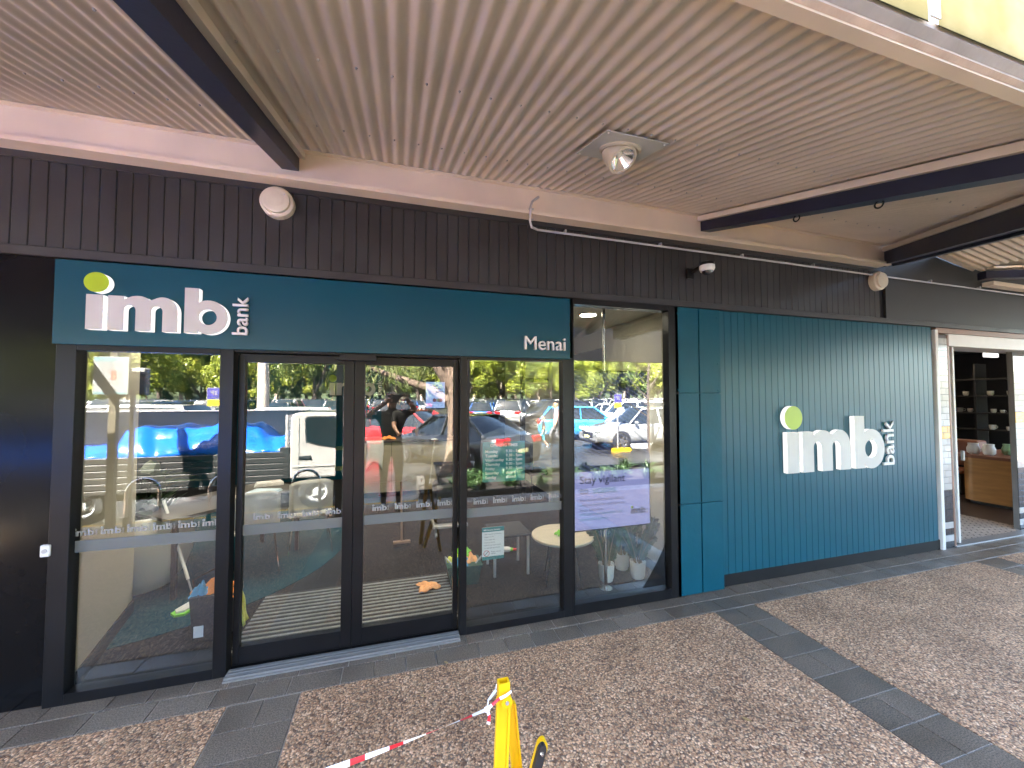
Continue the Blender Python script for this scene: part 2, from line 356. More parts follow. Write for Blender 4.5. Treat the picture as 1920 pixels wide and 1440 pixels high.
for (a, b) in strips[:4]:
    cx = (a+b)/2; y = -.428; k = 0; sx = (b-a)/.40
    while y > -3.6:
        if random.random() < .45: piece('paver', strip_w, pav, (cx, y, random.uniform(-.001, .0005)), 0, (sx, 1, 1))
        else:
            for d in (-.1, .1): piece('paver', strip_me, pav, (cx+d*sx, y, random.uniform(-.001, .0005)), 0, (sx, 1, 1))
        y -= .2
KERB = mat('concrete kerb', (.38, .36, .33), .75, var=.2, vs=4, bump=.3)
YELP = mat('yellow line paint', (.72, .42, .03), .55, var=.2, vs=8)
struct(MB().bbox(-14, 18, -3.93, -3.78, -.30, .0, .02).build('kerb', KERB))
struct(MB().box(-14, .35, -3.90, -3.83, -.001, .0035).build('kerb_yellow_line', YELP))
# ================================================================== building body
SUR = mat('dull wall core', (.10, .10, .10), .8)
bw = thing('shop_building', 'dark upper shop wall and roof body above the shopfronts', 'building', (0, .4, 2.7))
MB().box(-14, 18, .085, .16, 2.73, 4.6).build('upper_wall', CHARP, bw)
MB().box(-14, 18, .161, 9, 3.05, 3.2).build('roof_slab', CHARP, bw)
# fascia of vertical boards
fa = thing('fascia_cladding', 'charcoal fascia of narrow vertical boards above the teal sign', 'cladding', (0, 0.0, 2.66))
bd = mesh_of(MB().prism([(-.0405, .02), (-.0405, .004), (-.0365, 0), (.0365, 0), (.0405, .004), (.0405, .02)], 'z', 0, .62), 'board', CHAR)
MB().box(-6, 5.35, .021, .06, 2.69, 3.31).build('backing_sheet', BLACKPL, fa)
x = -5.2
while x < 5.2:
    piece('board', bd, fa, (x+.0415, random.uniform(-.0006, .0006), 2.69)); x += .083
MB().bbox(-6, 12, -.030, .05, 2.632, 2.690, .004).build('bottom_rail', CHAR, fa)
MB().bbox(-6, 5.35, -.012, .02, 3.222, 3.285, .003).build('top_rail', CHAR, fa)
MB().box(5.35, 14, -.006, .05, 2.69, 4.5).build('plain_panel', CHARP, fa)
# ================================================================== canopy
PY = -.10                                            # street face of the eaves purlin
SLOPE = .28
Z0 = 3.470
def zc(y): return Z0+SLOPE*(y-PY)                    # underside of sheeting falls toward the street
XH = 5.22
_d = ray(1370, 0); _t = (Z0-.035+SLOPE*(CAM.y-PY)-CAM.z)/(_d.z-SLOPE*_d.y)
YG = (CAM+_d*_t).y-.02                               # gutter line
hip_b = None
pu = thing('eaves_purlin', 'pale taupe steel channel running along the wall under the corrugated ceiling', 'steel channel', (0, PY, 3.27))
MB().prism([(PY, 3.262), (PY, 3.470), (PY-.035, 3.470), (PY-.035, 3.476), (PY+.09, 3.476), (PY+.09, 3.262)], 'x', -7, XH).build('web', LTAUPE, pu)
MB().box(-7, XH, PY-.040, PY-.002, 3.252, 3.268).build('lower_flange', LTAUPE, pu)
MB().box(-7, XH, PY-.040, PY-.034, 3.269, 3.285).build('lip', LTAUPE, pu)
MB().box(-7, XH, PY+.095, -.001, 3.30, 3.66).build('sky_gap_filler', BLACKPL, pu)  # black filler added to keep sky light out of the gap above the purlin
ce = thing('corrugated_ceiling', 'taupe corrugated steel canopy lining with ribs running out from the shop wall', 'canopy ceiling', (0, -1, 3.2))
def corr(x0, x1, edge, name):
    P = .0705; nx = int((x1-x0)/P*10)
    def fn(u, v):
        xx = x0+(x1-x0)*u; ya = PY+.02; yb = max(YG, edge(xx)); yy = ya+(yb-ya)*v
        ph = 2*pi*xx/P; wv = sin(ph)*.0085
        return (xx, yy, zc(yy)+.021+wv)
    return MB().sheet(fn, nx, 4).build(name, TAUPE, ce, smooth=75)
# the right-hand end follows the diagonal valley beam
pA = F(1640, 482, PY)
def on_ceiling(px, py):
    d = ray(px, py); t = (Z0+SLOPE*(CAM.y-PY)-CAM.z)/(d.z-SLOPE*d.y); return CAM+d*t
pB = on_ceiling(1920, 372)
hk = (pB.x-XH)/(pB.y-PY)
def hip_x(y): return XH+hk*(y-PY)
corr(-6.5, XH, lambda xx: YG, 'corrugated_sheet')
def fnh(u, v):
    yy = (PY+.02)+(YG-PY-.02)*v; xx = XH+(hip_x(yy)-XH)*u
    ph = 2*pi*xx/.0705
    return (xx, yy, zc(yy)+.021+sin(ph)*.0085)
MB().sheet(fnh, 200, 30).build('corrugated_sheet', TAUPE, ce, smooth=75)
# screws along the ribs
scr = mesh_of(MB().cyl((0,0,0), (0,0,-.006), .006, .004, 6), 'screw', GALV)
for row_y in (-.62, -1.35):
    for k in range(-50, 60):
        xx = (k+.75)*.0705*2
        if -4 < xx < 5: piece('screw', scr, ce, (xx, row_y, zc(row_y)+.0145))
def beam(xc, label, x_end=None):
    b = thing('canopy_rafter', label, 'rafter', (xc, PY, 3.3))
    wd = .052; dp = .135
    def sec(y, o=0): return [(xc-wd, y, zc(y)-dp), (xc+wd, y, zc(y)-dp), (xc+wd, y, zc(y)-.004), (xc-wd, y, zc(y)-.004)]
    m = MB(); y1 = PY-.004
    q = sec(y1)+sec(YG+.02)
    # square-cut tube end against the purlin
    m.add(q, [(0,1,2,3),(4,7,6,5),(0,4,5,1),(1,5,6,2),(2,6,7,3),(3,7,4,0)]); m.build('steel_tube', NAVY, b)
    for sgn in (-1, 1):
        a = xc+sgn*wd; c = a+sgn*.035
        m2 = MB(); lo, hi = min(a, c), max(a, c)
        s2 = lambda y: [(lo+.001, y, zc(y)-.045), (hi+.001, y, zc(y)-.045), (hi+.001, y, zc(y)+.0), (lo+.001, y, zc(y)+.0)]
        m2.add(s2(PY-.002)+s2(YG+.02), [(0,1,2,3),(4,7,6,5),(0,4,5,1),(1,5,6,2),(2,6,7,3),(3,7,4,0)]); m2.build('edge_flashing', TAUPE, b)
    return b
b1 = beam(F(545, 330, PY).x, 'navy steel rafter of the canopy above the door end of the teal sign')
b2 = beam(F(1322, 445, PY).x, 'navy steel rafter with two hanging ring hooks under the canopy')
for px, py in ((1494, 428), (1649, 408)):
    xx = F(1322, 445, PY).x
    d = ray(px, py); t = (xx-CAM.x)/d.x; p = CAM+d*t
    m = MB(); m.tube([(xx, p.y+.022*cos(a), zc(p.y)-.135-.018+.022*sin(a)) for a in [2*pi*i/14 for i in range(14)]]+[(xx, p.y+.022, zc(p.y)-.153)], .005, 6, caps=False)
    r = m.build('ring_hook', BLACKAL, b2, smooth=True)
# diagonal valley beam
vb = thing('valley_beam', 'navy diagonal valley beam where the canopy meets the gabled roof', 'rafter', (XH, PY, 3.3))
def bar(p, q, wd, z0, z1, m, name, parent):
    p = Vector(p); q = Vector(q); d = (q-p); n = Vector((-d.y, d.x, 0)).normalized()*wd
    vs = []
    for c in (p, q):
        for s1, zz in ((-1, z0), (1, z0), (1, z1), (-1, z1)): vs.append((c.x+n.x*s1, c.y+n.y*s1, c.z+zz))
    return MB().add(vs, [(0,1,2,3),(4,7,6,5),(0,4,5,1),(1,5,6,2),(2,6,7,3),(3,7,4,0)]).build(name, m, parent)
ve = Vector((hip_x(YG), YG, zc(YG))); vs_ = Vector((XH+.03, PY, zc(PY)))
bar(vs_, ve, .05, -.19, -.05, NAVY, 'steel_tube', vb)
bar(vs_, ve, .075, -.049, -.004, TAUPE, 'edge_flashing', vb)
bar(vs_+Vector((.11, .0, 0)), ve+Vector((.11, 0, 0)), .03, -.20, -.10, NAVY, 'outer_tube', vb)
# gabled roof past the valley
gr = thing('gable_ceiling', 'ribbed taupe gable ceiling over the cafe entrance beyond the valley beam', 'canopy ceiling', (8, -1, 3.2))
gR = F(1775, 474, PY-.02); gE = F(1846, 504, PY-.02)
def fng(u, v):                                        # street-side slope falling to the right
    yy = -.009+(YG+.009)*u; ph = 2*pi*yy/.0705
    return (gR.x+(gE.x-gR.x)*v*1.0, yy, gR.z+(gE.z-gR.z)*v+.013+sin(ph)*.012)
MB().sheet(fng, 420, 4).build('corrugated_sheet', LTAUPE, gr, smooth=75)
def fnl(u, v):                                        # slope rising from the valley to the ridge
    yy = -.009+(YG+.009)*u; ph = 2*pi*yy/.0705; x0_ = hip_x(yy)+.14; z0_ = zc(yy)
    return (x0_+(gR.x-x0_)*v, yy, z0_+(gR.z+.03-z0_)*v+.02+sin(ph)*.0095)
MB().sheet(fnl, 300, 6).build('corrugated_sheet', TAUPE, gr, smooth=75)
MB().box(gE.x-.02, 15, YG, -.009, gE.z+.06, gE.z+.10).build('soffit', TAUPE, gr)
bar((gR.x, PY-.01, gR.z-.03), (gE.x, PY-.01, gE.z-.03), .02, .0, .03, LTAUPE, 'edge_trim', gr)
bar((gE.x-.06, PY-.02, gE.z-.03), (gE.x+3, PY-1.25, gE.z+.02), .05, -.11, -.02, NAVY, 'steel_tube', gr)
bar((gE.x, PY-.06, gE.z-.02), (gE.x+3, PY-1.29, gE.z+.03), .045, .0, .022, LTAUPE, 'lower_trim', gr)
q_ = F(1852, 533, PY); bar((q_.x, PY, q_.z-.02), (q_.x+4, PY, q_.z-.02), .05, .0, .05, LTAUPE, 'wall_purlin', gr)
MB().prism([(hip_x(YG)+.1, zc(YG)-.02), (gR.x, gR.z+.08), (gE.x, gE.z+.10), (15, gE.z+.14), (15, zc(YG)-.02)], 'y', YG-.03, YG).build('sky_block_board', TAUPE, gr)  # unseen board added to stop sky light entering through the open gable
# box gutter and translucent outer roof
gu = thing('box_gutter', 'weathered taupe box gutter along the low edge of the canopy', 'gutter', (0, YG, zc(YG)))
zg = zc(YG)
zl = zc(YG+.02)-.035
yy1, yy2, yy3 = G(1467, 0, zl).y, G(1533, 0, zl+.015).y, G(1620, 0, zl+.04).y
MB().prism([(YG+.02, zg+.05), (YG+.02, zl), (yy1, zl), (yy1, zg+.05)], 'x', -7, 11).build('inner_lip', LTAUPE, gu)
MB().prism([(yy1-.001, zl+.006), (yy2, zl+.015), (yy2, zl+.055), (yy1-.001, zl+.055)], 'x', -7, 11).build('bolted_flange', mat('sunworn taupe steel', (.46, .36, .29), .6, var=.2, vs=7, bump=.2), gu)
MB().prism([(yy2-.001, zl+.020), (yy3, zl+.04), (yy3, zl+.06), (yy2-.001, zl+.06)], 'x', -7, 11).build('outer_trough', mat('grimy taupe steel', (.29, .24, .205), .6, var=.25, vs=5, bump=.15), gu)
def fibre():
    m, n, l, o = _nm('weathered fibreglass')
    g = n.new('ShaderNodeNewGeometry'); t = n.new('ShaderNodeTexNoise'); t.inputs['Scale'].default_value = 5; t.inputs['Detail'].default_value = 8; l.new(g.outputs['Position'], t.inputs['Vector'])
    r = n.new('ShaderNodeValToRGB'); r.color_ramp.elements[0].position = .35; r.color_ramp.elements[1].position = .65; r.color_ramp.elements[0].color = (.030, .0285, .0165, 1); r.color_ramp.elements[1].color = (.042, .040, .028, 1); l.new(t.outputs[0], r.inputs[0])
    tl = n.new('ShaderNodeBsdfTranslucent'); l.new(r.outputs[0], tl.inputs[0]); df = n.new('ShaderNodeBsdfDiffuse'); l.new(r.outputs[0], df.inputs[0])
    mx = n.new('ShaderNodeMixShader'); mx.inputs[0].default_value = .3; l.new(tl.outputs[0], mx.inputs[1]); l.new(df.outputs[0], mx.inputs[2]); l.new(mx.outputs[0], o.inputs[0]); return m
FIB = fibre()
fr_ = thing('edge_beam', 'charcoal canopy edge fascia, deepened to stand in for the dark canopy underside, on navy outriggers', 'beam', (0, -4.08, zg))
for xx in (-4.3, -.73, 2.77, 6.3, 9.8): bar((xx, yy3-.03, zl+.10), (xx, -4.05, zg-.12), .04, -.10, .0, NAVY, 'outrigger', fr_)
ups = thing('upstand_panel_row', 'pale yellow stained upstand panels above the box gutter', 'fascia', (0, yy3, zl+.1))
xb = F(1755, 20, yy3-.012).x-1.2*7
while xb < 11:
    MB().add([(xb+.022, yy3-.006, zl+.045), (xb+1.178, yy3-.006, zl+.045), (xb+1.178, yy3-.006, zl+.60), (xb+.022, yy3-.006, zl+.60)], [(0,1,2,3)]).build('panel', FIB, ups)
    MB().box(xb-.022, xb+.022, yy3-.012, yy3-.007, zl+.062, zl+.60).build('joint_strip', WHITEP, ups)
    xb += 1.2
MB().bbox(-7, 11, -4.12, -4.05, zg-.34, zg+.50, .006).build('deepened_edge_fascia', mat('darkened street fascia', (.010, .010, .012), .6, spec=.2), fr_)  # deepened and blackened to stand in for the shaded canopy underside in reflections
# canopy column at the kerb
cp = RG(619, 1000)
co = thing('canopy_column', 'slim black steel canopy column beside the kerb with yellow bands', 'column', (cp.x, -3.25, 0))
MB().bbox(cp.x-.045, cp.x+.045, -3.295, -3.205, .012, zg+.02, .006).build('shaft', BLACKAL, co)
MB().bbox(cp.x-.09, cp.x+.09, -3.34, -3.16, .0, .012, .003).build('base_plate', BLACKAL, co)
for zz in (.70, 1.0): MB().box(cp.x-.0465, cp.x+.0465, -3.2965, -3.2035, zz, zz+.06).build('reflective_band', mat('hazard yellow', (.62, .60, .05), .5), co)
# fixtures under the canopy
def speaker(px, py, label, sc=1.0):
    p = F(px, py, -.04); s_ = thing('wall_speaker', label, 'speaker', (p.x, 0, p.z), 'cream loudspeakers on the fascia')
    MB().lathe([(.104*sc, -.002), (.104*sc, -.055), (.098*sc, -.062), (.088*sc, -.064)], (p.x, 0, p.z), 36, axis='y').build('housing', CREAM, s_, smooth=True)
    MB().lathe([(.086*sc, -.0642), (.084*sc, -.085), (.070*sc, -.089)], (p.x, 0, p.z), 36, axis='y').build('front_ring', CREAM, s_, smooth=True)
    MB().lathe([(.055*sc, -.0892), (.040*sc, -.0915), (.001, -.092)], (p.x, 0, p.z), 28, axis='y').build('grille', mat('speaker mesh', (.56, .50, .39), .7, bump=.6, bs=900), s_, smooth=True)
    MB().cyl((p.x+.055*sc, -.089, p.z+.04*sc), (p.x+.055*sc, -.092, p.z+.04*sc), .004, None, 8).build('screw', GALV, s_)
speaker(520, 380, 'round cream speaker under the rafter above the teal sign')
speaker(1647, 527, 'round cream speaker below the valley beam over the teal wall')
# recessed spotlight
lp = on_ceiling(1163, 278)
dl = thing('ceiling_spotlight', 'cream gimbal spotlight on a grey mounting plate under the canopy', 'spotlight', lp)
tilt = Matrix.Translation(lp) @ Matrix.Rotation(atan2(SLOPE, 1), 4, 'X') @ Matrix.Translation(-lp)
MB().bbox(lp.x-.185, lp.x+.185, lp.y-.185, lp.y+.185, lp.z-.006, lp.z-.001, .001).xf(tilt).build('mounting_plate', mat('grey plate', (.50, .50, .48), .45, var=.1), dl)
MB().lathe([(.115, -.006), (.115, -.013), (.102, -.019), (.088, -.014), (.086, -.006)], lp, 36, cap=False).xf(tilt).build('trim_ring', CREAM, dl, smooth=True)
g2 = tilt @ Matrix.Translation(lp+Vector((0, 0, -.035))) @ Matrix.Rotation(radians(-42), 4, 'X') @ Matrix.Rotation(radians(-10), 4, 'Y')
MB().lathe([(.082, .05), (.084, -.03), (.080, -.048), (.070, -.050), (.066, -.040)], (0,0,0), 36, cap=False).xf(g2).build('gimbal_head', CREAM, dl, smooth=True)
MB().lathe([(.066, -.040), (.045, -.012), (.022, .012), (.001, .014)], (0,0,0), 28, cap=False).xf(g2).build('reflector', mat('spot reflector', (.85, .84, .80), .12, .9, var=0), dl, smooth=True)
MB().lathe([(.020, .004), (.012, -.006), (.001, -.008)], (0,0,0), 14, cap=False).xf(g2).build('lamp_capsule', mat('lamp glass', (.9, .9, .88), .1, var=0), dl, smooth=True)
for sx in (-.165, .165):
    for sy in (-.165, .165): MB().cyl((lp.x+sx, lp.y+sy, lp.z-.006), (lp.x+sx, lp.y+sy, lp.z-.011), .006, .004, 8).xf(tilt).build('screw', WHITEP, dl)
# conduit
cn = thing('conduit', 'thin grey electrical conduit clipped along the fascia from the purlin', 'conduit', (F(995, 428, -.02).x, -.02, 3.2))
pts = [F(1010, 369, PY-.045), F(998, 378, PY-.045), F(995, 388, PY-.045), F(994, 415, PY-.045), F(997, 426, PY-.03), F(1008, 431, -.03)]
q0 = F(1008, 431, -.03); q1 = F(1640, 516, -.03); 
pts += [Vector((q0.x+(9.5-q0.x)*t, -.03, q0.z+(q1.z-q0.z)*((q0.x+(9.5-q0.x)*t)-q0.x)/(q1.x-q0.x))) for t in (.15, .4, .7, 1)]
MB().tube(pts, .010, 8).build('pipe', GALV, cn, smooth=True)
for k in range(7):
    xx = q0.x+.25+k*.95; zz = q0.z+(q1.z-q0.z)*(xx-q0.x)/(q1.x-q0.x)
    MB().bbox(xx-.008, xx+.008, -.044, -.008, zz+.006, zz+.032, .002).build('clip', GALV, cn)
for zz in (0, 1):
    p = F(995, 392+zz*20, PY-.045); MB().bbox(p.x-.016, p.x+.022, PY-.058, PY-.036, p.z-.005, p.z+.005, .002).build('saddle', GALV, cn)
# dome camera
cp_ = F(1292, 514, 0)
cc = thing('dome_camera', 'black and white dome security camera on a bracket above the teal pilaster', 'security camera', (cp_.x, 0, cp_.z))
MB().bbox(cp_.x-.04, cp_.x+.04, -.03, -.0, cp_.z-.05, cp_.z+.05, .006).build('wall_box', BLACKAL, cc)
MB().tube([(cp_.x+.01, -.02, cp_.z+.01), (cp_.x+.03, -.10, cp_.z+.035), (cp_.x+.03, -.17, cp_.z+.05)], .02, 10).build('arm', BLACKAL, cc, smooth=True)
dc = (cp_.x+.03, -.19, cp_.z+.0)
MB().lathe([(.02, .06), (.062, .045), (.066, .02)], dc, 28).build('cap', BLACKAL, cc, smooth=True)
MB().lathe([(.064, .02), (.066, -.005), (.055, -.03)], dc, 28).build('white_shell', WHITEP, cc, smooth=True)
MB().lathe([(.045, -.028), (.040, -.045), (.024, -.060), (.002, -.066)], dc, 24).build('dome_lens', mat('smoked dome', (.01, .01, .012), .05, var=0, coat=1), cc, smooth=True)
# ================================================================== signs
LFACE = mat('letter face acrylic', (.46, .445, .42), .35, var=.03)
LGLOW = emit_mat('lit letter return', (1.0, .99, .97), .14*EK)
LGREEN = mat('lime letter face', (.30, .42, .008), .3, var=.03)
WHITELET = mat('white acrylic letter', (.62, .61, .60), .4, var=.02)
SY = -.075                                            # face of the sign box
s0 = F(103, 482, SY); s1 = F(100, 643, SY); s2 = F(1069, 562, SY); s3 = F(1067, 675, SY)
sb = thing('sign_box', 'long teal sign box with lit white letters over the sliding doors', 'sign', (-.3, 0, 2.1))
SX0, SX1, SZ0, SZ1 = s0.x, s2.x, (s1.z+s3.z)/2, (s0.z+s2.z)/2
MB().bbox(SX0, SX1, SY, .06, SZ0, min(SZ1, 2.628), .003).build('sign_panel', TEALSIGN, sb)
def imb_sign(parent, x0, z0, u, ydepth, yback, glow=True):
    """letters standing proud of the panel, lit along their returns"""
    for key, me in imb_shapes(.5).items():
        me.transform(Matrix.Diagonal((u, u, ydepth, 1))); split_face_side(me)
        for p in me.polygons: pass
        put_me('letter', me, [LGREEN if key == 'dot' else LFACE, LGLOW if glow else WHITELET], parent, (x0, yback-ydepth/2, z0))
    L = 1.20*u
    me = text_me('bank', .47*u, .010, .010, 'LEFT', 1.0)
    w_ = max(v.co.x for v in me.vertices)-min(v.co.x for v in me.vertices)
    me.transform(Matrix.Diagonal((L/w_, .41*u/(max(v.co.y for v in me.vertices)), 1, 1)))
    put_me('letter', me, WHITELET, parent, (x0+3.95*u, yback-.012, z0-.01*u), rot2=pi/2)
pl = F(171, 619, SY); pr = F(432, 628, SY)
U1 = (pr.x-pl.x)/3.46
imb_sign(sb, pl.x, pl.z, U1, .045, SY-.004)
pm = F(980, 655, SY); pm2 = F(1056, 655, SY)
me = text_me('Menai', .13, .012, 0.0); w_ = max(v.co.x for v in me.vertices)-min(v.co.x for v in me.vertices)
me.transform(Matrix.Diagonal(((pm2.x-pm.x)/w_,)*2+(1, 1)))
put_me('letter', me, WHITELET, sb, (pm.x, SY-.014, pm.z))
# ================================================================== left pier
pi_ = thing('corner_pier', 'gloss black clad pier beside the left end of the teal sign', 'pier', (-2.6, 0, 0))
MB().bbox(-6.0, -2.63, -.012, .06, 0.0, 2.628, .003).build('cladding_sheet', GLOSSBLK, pi_)
MB().bbox(-2.622, SX0-.002+.0, -.020, .06, 0.0, 2.628, .003).build('cladding_sheet', GLOSSBLK, pi_)
sp_ = F(92, 1030, -.03)
dsw = thing('door_key_switch', 'small white door key switch on the left shopfront jamb', 'switch', (sp_.x, -.03, sp_.z))
MB().bbox(sp_.x-.022, sp_.x+.022, -.062, -.036, sp_.z-.034, sp_.z+.034, .004).build('case', WHITEP, dsw)
MB().cyl((sp_.x, -.062, sp_.z), (sp_.x, -.066, sp_.z), .012, None, 16).build('key_barrel', GALV, dsw)
# ================================================================== glazed shopfront
ZH = 2.118
def pane(name, label, x0, x1, z0, z1, yg, fw_l, fw_r, fb, ft, group=None, dpt=.05):
    t = thing(name, label, 'window' if 'door' not in name else 'door', ((x0+x1)/2, yg, 0), group)
    y0, y1 = yg-dpt, yg+dpt*.7
    MB().bbox(x0, x0+fw_l, y0, y1, z0, z1, .002).build('frame_stile', BLACKAL, t)
    MB().bbox(x1-fw_r, x1, y0, y1, z0, z1, .002).build('frame_stile', BLACKAL, t)
    MB().bbox(x0+fw_l, x1-fw_r, y0, y1, z0, z0+fb, .002).build('bottom_rail', BLACKAL, t)
    MB().bbox(x0+fw_l, x1-fw_r, y0, y1, z1-ft, z1, .002).build('top_rail', BLACKAL, t)
    g = MB().box(x0+fw_l-.004, x1-fw_r+.004, yg-.003, yg+.003, z0+fb-.004, z1-ft+.004).build('glass_pane', GLASS, t)
    t['gx'] = 0
    return t, g
w1, g1 = pane('fixed_window', 'fixed glass shopfront pane left of the sliding doors', SX0+.005, -1.040, .0, ZH, .0, .095, .075, .062, .045)
d1, g2_ = pane('sliding_door', 'sliding glass door leaf beside the fixed left window', -1.030, -.304, .022, 2.085, .045, .036, .070, .115, .055, dpt=.028)
d2, g3 = pane('sliding_door', 'sliding glass door leaf beside the opening times window', -.302, .452, .022, 2.085, .045, .070, .034, .115, .055, dpt=.028)
w4, g4 = pane('fixed_window', 'glass shopfront pane carrying the opening times notice', .461, 1.400, .0, ZH, .0, .052, .085, .055, .03)
w5, g5 = pane('fixed_window', 'tall glass pane with the scam warning screen behind it', 1.402, 2.462, .0, 2.628, .0, .012, .105, .085, .05)
dh = thing('door_header', 'black sliding door header beam with a motion sensor', 'door header', (-.3, .0, 2.1))
MB().bbox(-1.038, .459, -.045, .09, 2.088, ZH+.03, .003).build('header_beam', BLACKAL, dh)
ss = F(668, 671, -.06)
MB().prism([(ss.x-.135, ss.z-.014), (ss.x-.10, ss.z+.012), (ss.x-.06, ss.z+.020), (ss.x+.135, ss.z+.016), (ss.x+.135, ss.z-.020), (ss.x-.115, ss.z-.020)], 'y', -.095, -.046).build('motion_sensor', mat('sensor plastic', (.010, .0095, .0095), .4, spec=.2), dh)
th = thing('door_threshold', 'aluminium sill track in front of the sliding doors', 'door sill', (-.3, -.05, 0))
MB().prism([(-.115, .0), (-.115, .010), (-.075, .020), (-.01, .021), (-.01, .0)], 'x', -1.036, .458).build('sill_plate', ALU, th)
for yy in (-.098, -.062, -.034): MB().box(-1.034, .456, yy-.004, yy+.004, .012, .0235).build('sill_rib', ALU, th)
# frosted band and small logos on the glass
FROST = film_mat('frosted vinyl band', (.12, .122, .116), .84, .6)
DECAL = film_mat('pale vinyl logo', (.26, .25, .24), .8, .6)
sm = imb_shapes(.0003)
def small_logo(parent, x, z, u, y):
    bmj = bmesh.new()
    for k, me in sm.items(): bmj.from_mesh(me)
    tmp = text_me('bank', .47, .0003, .01); w_ = max(v.co.x for v in tmp.vertices)
    tmp.transform(Matrix.Translation((3.95, 0, 0)) @ Matrix.Rotation(pi/2, 4, 'Z') @ Matrix.Diagonal((1.2/w_, .41/.35, 1, 1))); bmj.from_mesh(tmp)
    me = bpy.data.meshes.new('logo'); bmj.to_mesh(me); bmj.free()
    return put_me('logo_decal', me, DECAL, parent, (x, y, z), scl=u)
for (g, x0, x1, yg, n_) in ((g1, SX0+.03, -1.115, .0, 6), (g2_, -.994, -.374, .045, 4), (g3, -.232, .418, .045, 4), (g4, .513, 1.315, .0, 5)):
    MB().box(x0, x1, yg-.0045, yg-.0036, .858, .928).build('frosted_band', FROST, g)
    for k in range(n_):
        small_logo(g, x0+.06+(x1-x0-.02)*k/n_, .955, .029, yg-.004)
# notices on the glass
TEALV = mat('teal vinyl', (.004, .19, .20), .45, var=.03); WHITEV = mat('white vinyl', (.82, .82, .80), .5, var=.02); INK = mat('dark ink', (.02, .022, .03), .6, var=0); GREYINK = mat('grey ink', (.22, .22, .24), .6, var=0); REDINK = mat('red ink', (.6, .02, .02), .6, var=0)
NY = .010
a = F(905, 829, NY); b = F(984, 903, NY)
no = thing('opening_times_notice', 'teal opening times notice inside the glass right of the doors', 'notice', (a.x, NY, b.z))
MB().box(a.x, b.x, NY, NY+.002, F(905, 905, NY).z, a.z).build('sheet', TEALV, no)
WD = b.x-a.x; HT = a.z-F(905, 905, NY).z
text('lettering', 'OPENING TIMES', .098*HT, WHITEV, no, (a.x+WD*.50, NY-.001, a.z-.125*HT), bold=.03, align='CENTER')
for i, (d_, h_) in enumerate([('Monday', '9.30 - 5pm'), ('Tuesday', '9.30 - 5pm'), ('Wednesday', '9.30 - 5pm'), ('Thursday', '9.30 - 5pm'), ('Friday', '9.30 - 5pm'), ('Saturday', 'closed'), ('Sunday', 'closed')]):
    zz = a.z-(.275+i*.107)*HT
    text('lettering', d_, .100*HT, WHITEV, no, (a.x+.06*WD, NY-.001, zz), bold=.015)
    text('lettering', h_, .100*HT, WHITEV, no, (a.x+.54*WD, NY-.001, zz), bold=.015)
a = F(904, 990, NY); b = F(945, 1046, NY)
no = thing('security_notice', 'white security systems notice with teal header on the glass', 'notice', (a.x, NY, b.z))
WD = b.x-a.x; HT = a.z-b.z
MB().box(a.x, b.x, NY, NY+.002, b.z, a.z).build('sheet', WHITEV, no)
MB().box(a.x, b.x, NY-.0012, NY-.0002, a.z-.14*HT, a.z).build('header_band', TEALV, no)
MB().box(a.x, b.x, NY-.0012, NY-.0002, b.z, b.z+.10*HT).build('footer_band', TEALV, no)
text('lettering', 'IMB Security Systems', .062*HT, WHITEV, no, (a.x+.06*WD, NY-.002, a.z-.10*HT), bold=.02)
for i, s_ in enumerate(['· 24hr monitored security', '· Digital CCTV', '· Time delay safe', '· Hold-up alarms', '· Staff do not have access', '  to safe with armoured']):
    text('lettering', s_, .055*HT, GREYINK, no, (a.x+.06*WD, NY-.001, a.z-(.23+i*.085)*HT))
text('lettering', 'Please remove\nhelmet', .055*HT, GREYINK, no, (a.x+.40*WD, NY-.001, b.z+.22*HT))
MB().tube([(a.x+.20*WD+.022*cos(q), NY-.001, b.z+.20*HT+.022*sin(q)) for q in [2*pi*i/20 for i in range(21)]], .002, 5).build('prohibition_ring', REDINK, no)
MB().tube([(a.x+.20*WD-.014, NY-.0012, b.z+.20*HT-.014), (a.x+.20*WD+.014, NY-.0012, b.z+.20*HT+.014)], .002, 5).build('prohibition_bar', INK, no)
# ================================================================== teal pilaster
px0, px1, px2 = F(1268, 800, -.05).x, F(1313, 800, -.05).x, F(1353, 800, -.05).x
pp = thing('pilaster', 'teal painted pilaster of jointed panels between window and board wall', 'pilaster', (px1, 0, 0))
zj = [0.0, F(1290, 945, -.05).z, F(1290, 737, -.05).z, 2.626]
MB().box(px0+.003, px2-.003, -.035, .08, .0, 2.622).build('core', TEALR, pp)
for (xa, xb) in ((px0, px1-.006), (px1+.006, px2)):
    for za, zb in zip(zj[:-1], zj[1:]):
        MB().bbox(xa, xb, -.050, -.0345, za+.005, zb-.005, .002).build('panel', TEALR, pp)
for xx, zz in ((px0+.03, zj[2]+.03), (px2-.03, zj[2]+.03), (px2-.03, 2.55), (px0+.03, 2.56), (px2-.03, zj[2]+.28)):
    MB().lathe([(.010, -.050), (.008, -.052), (.001, -.0525)], (xx, 0, zz), 12, axis='y').build('filled_screw_head', TEALR, pp)
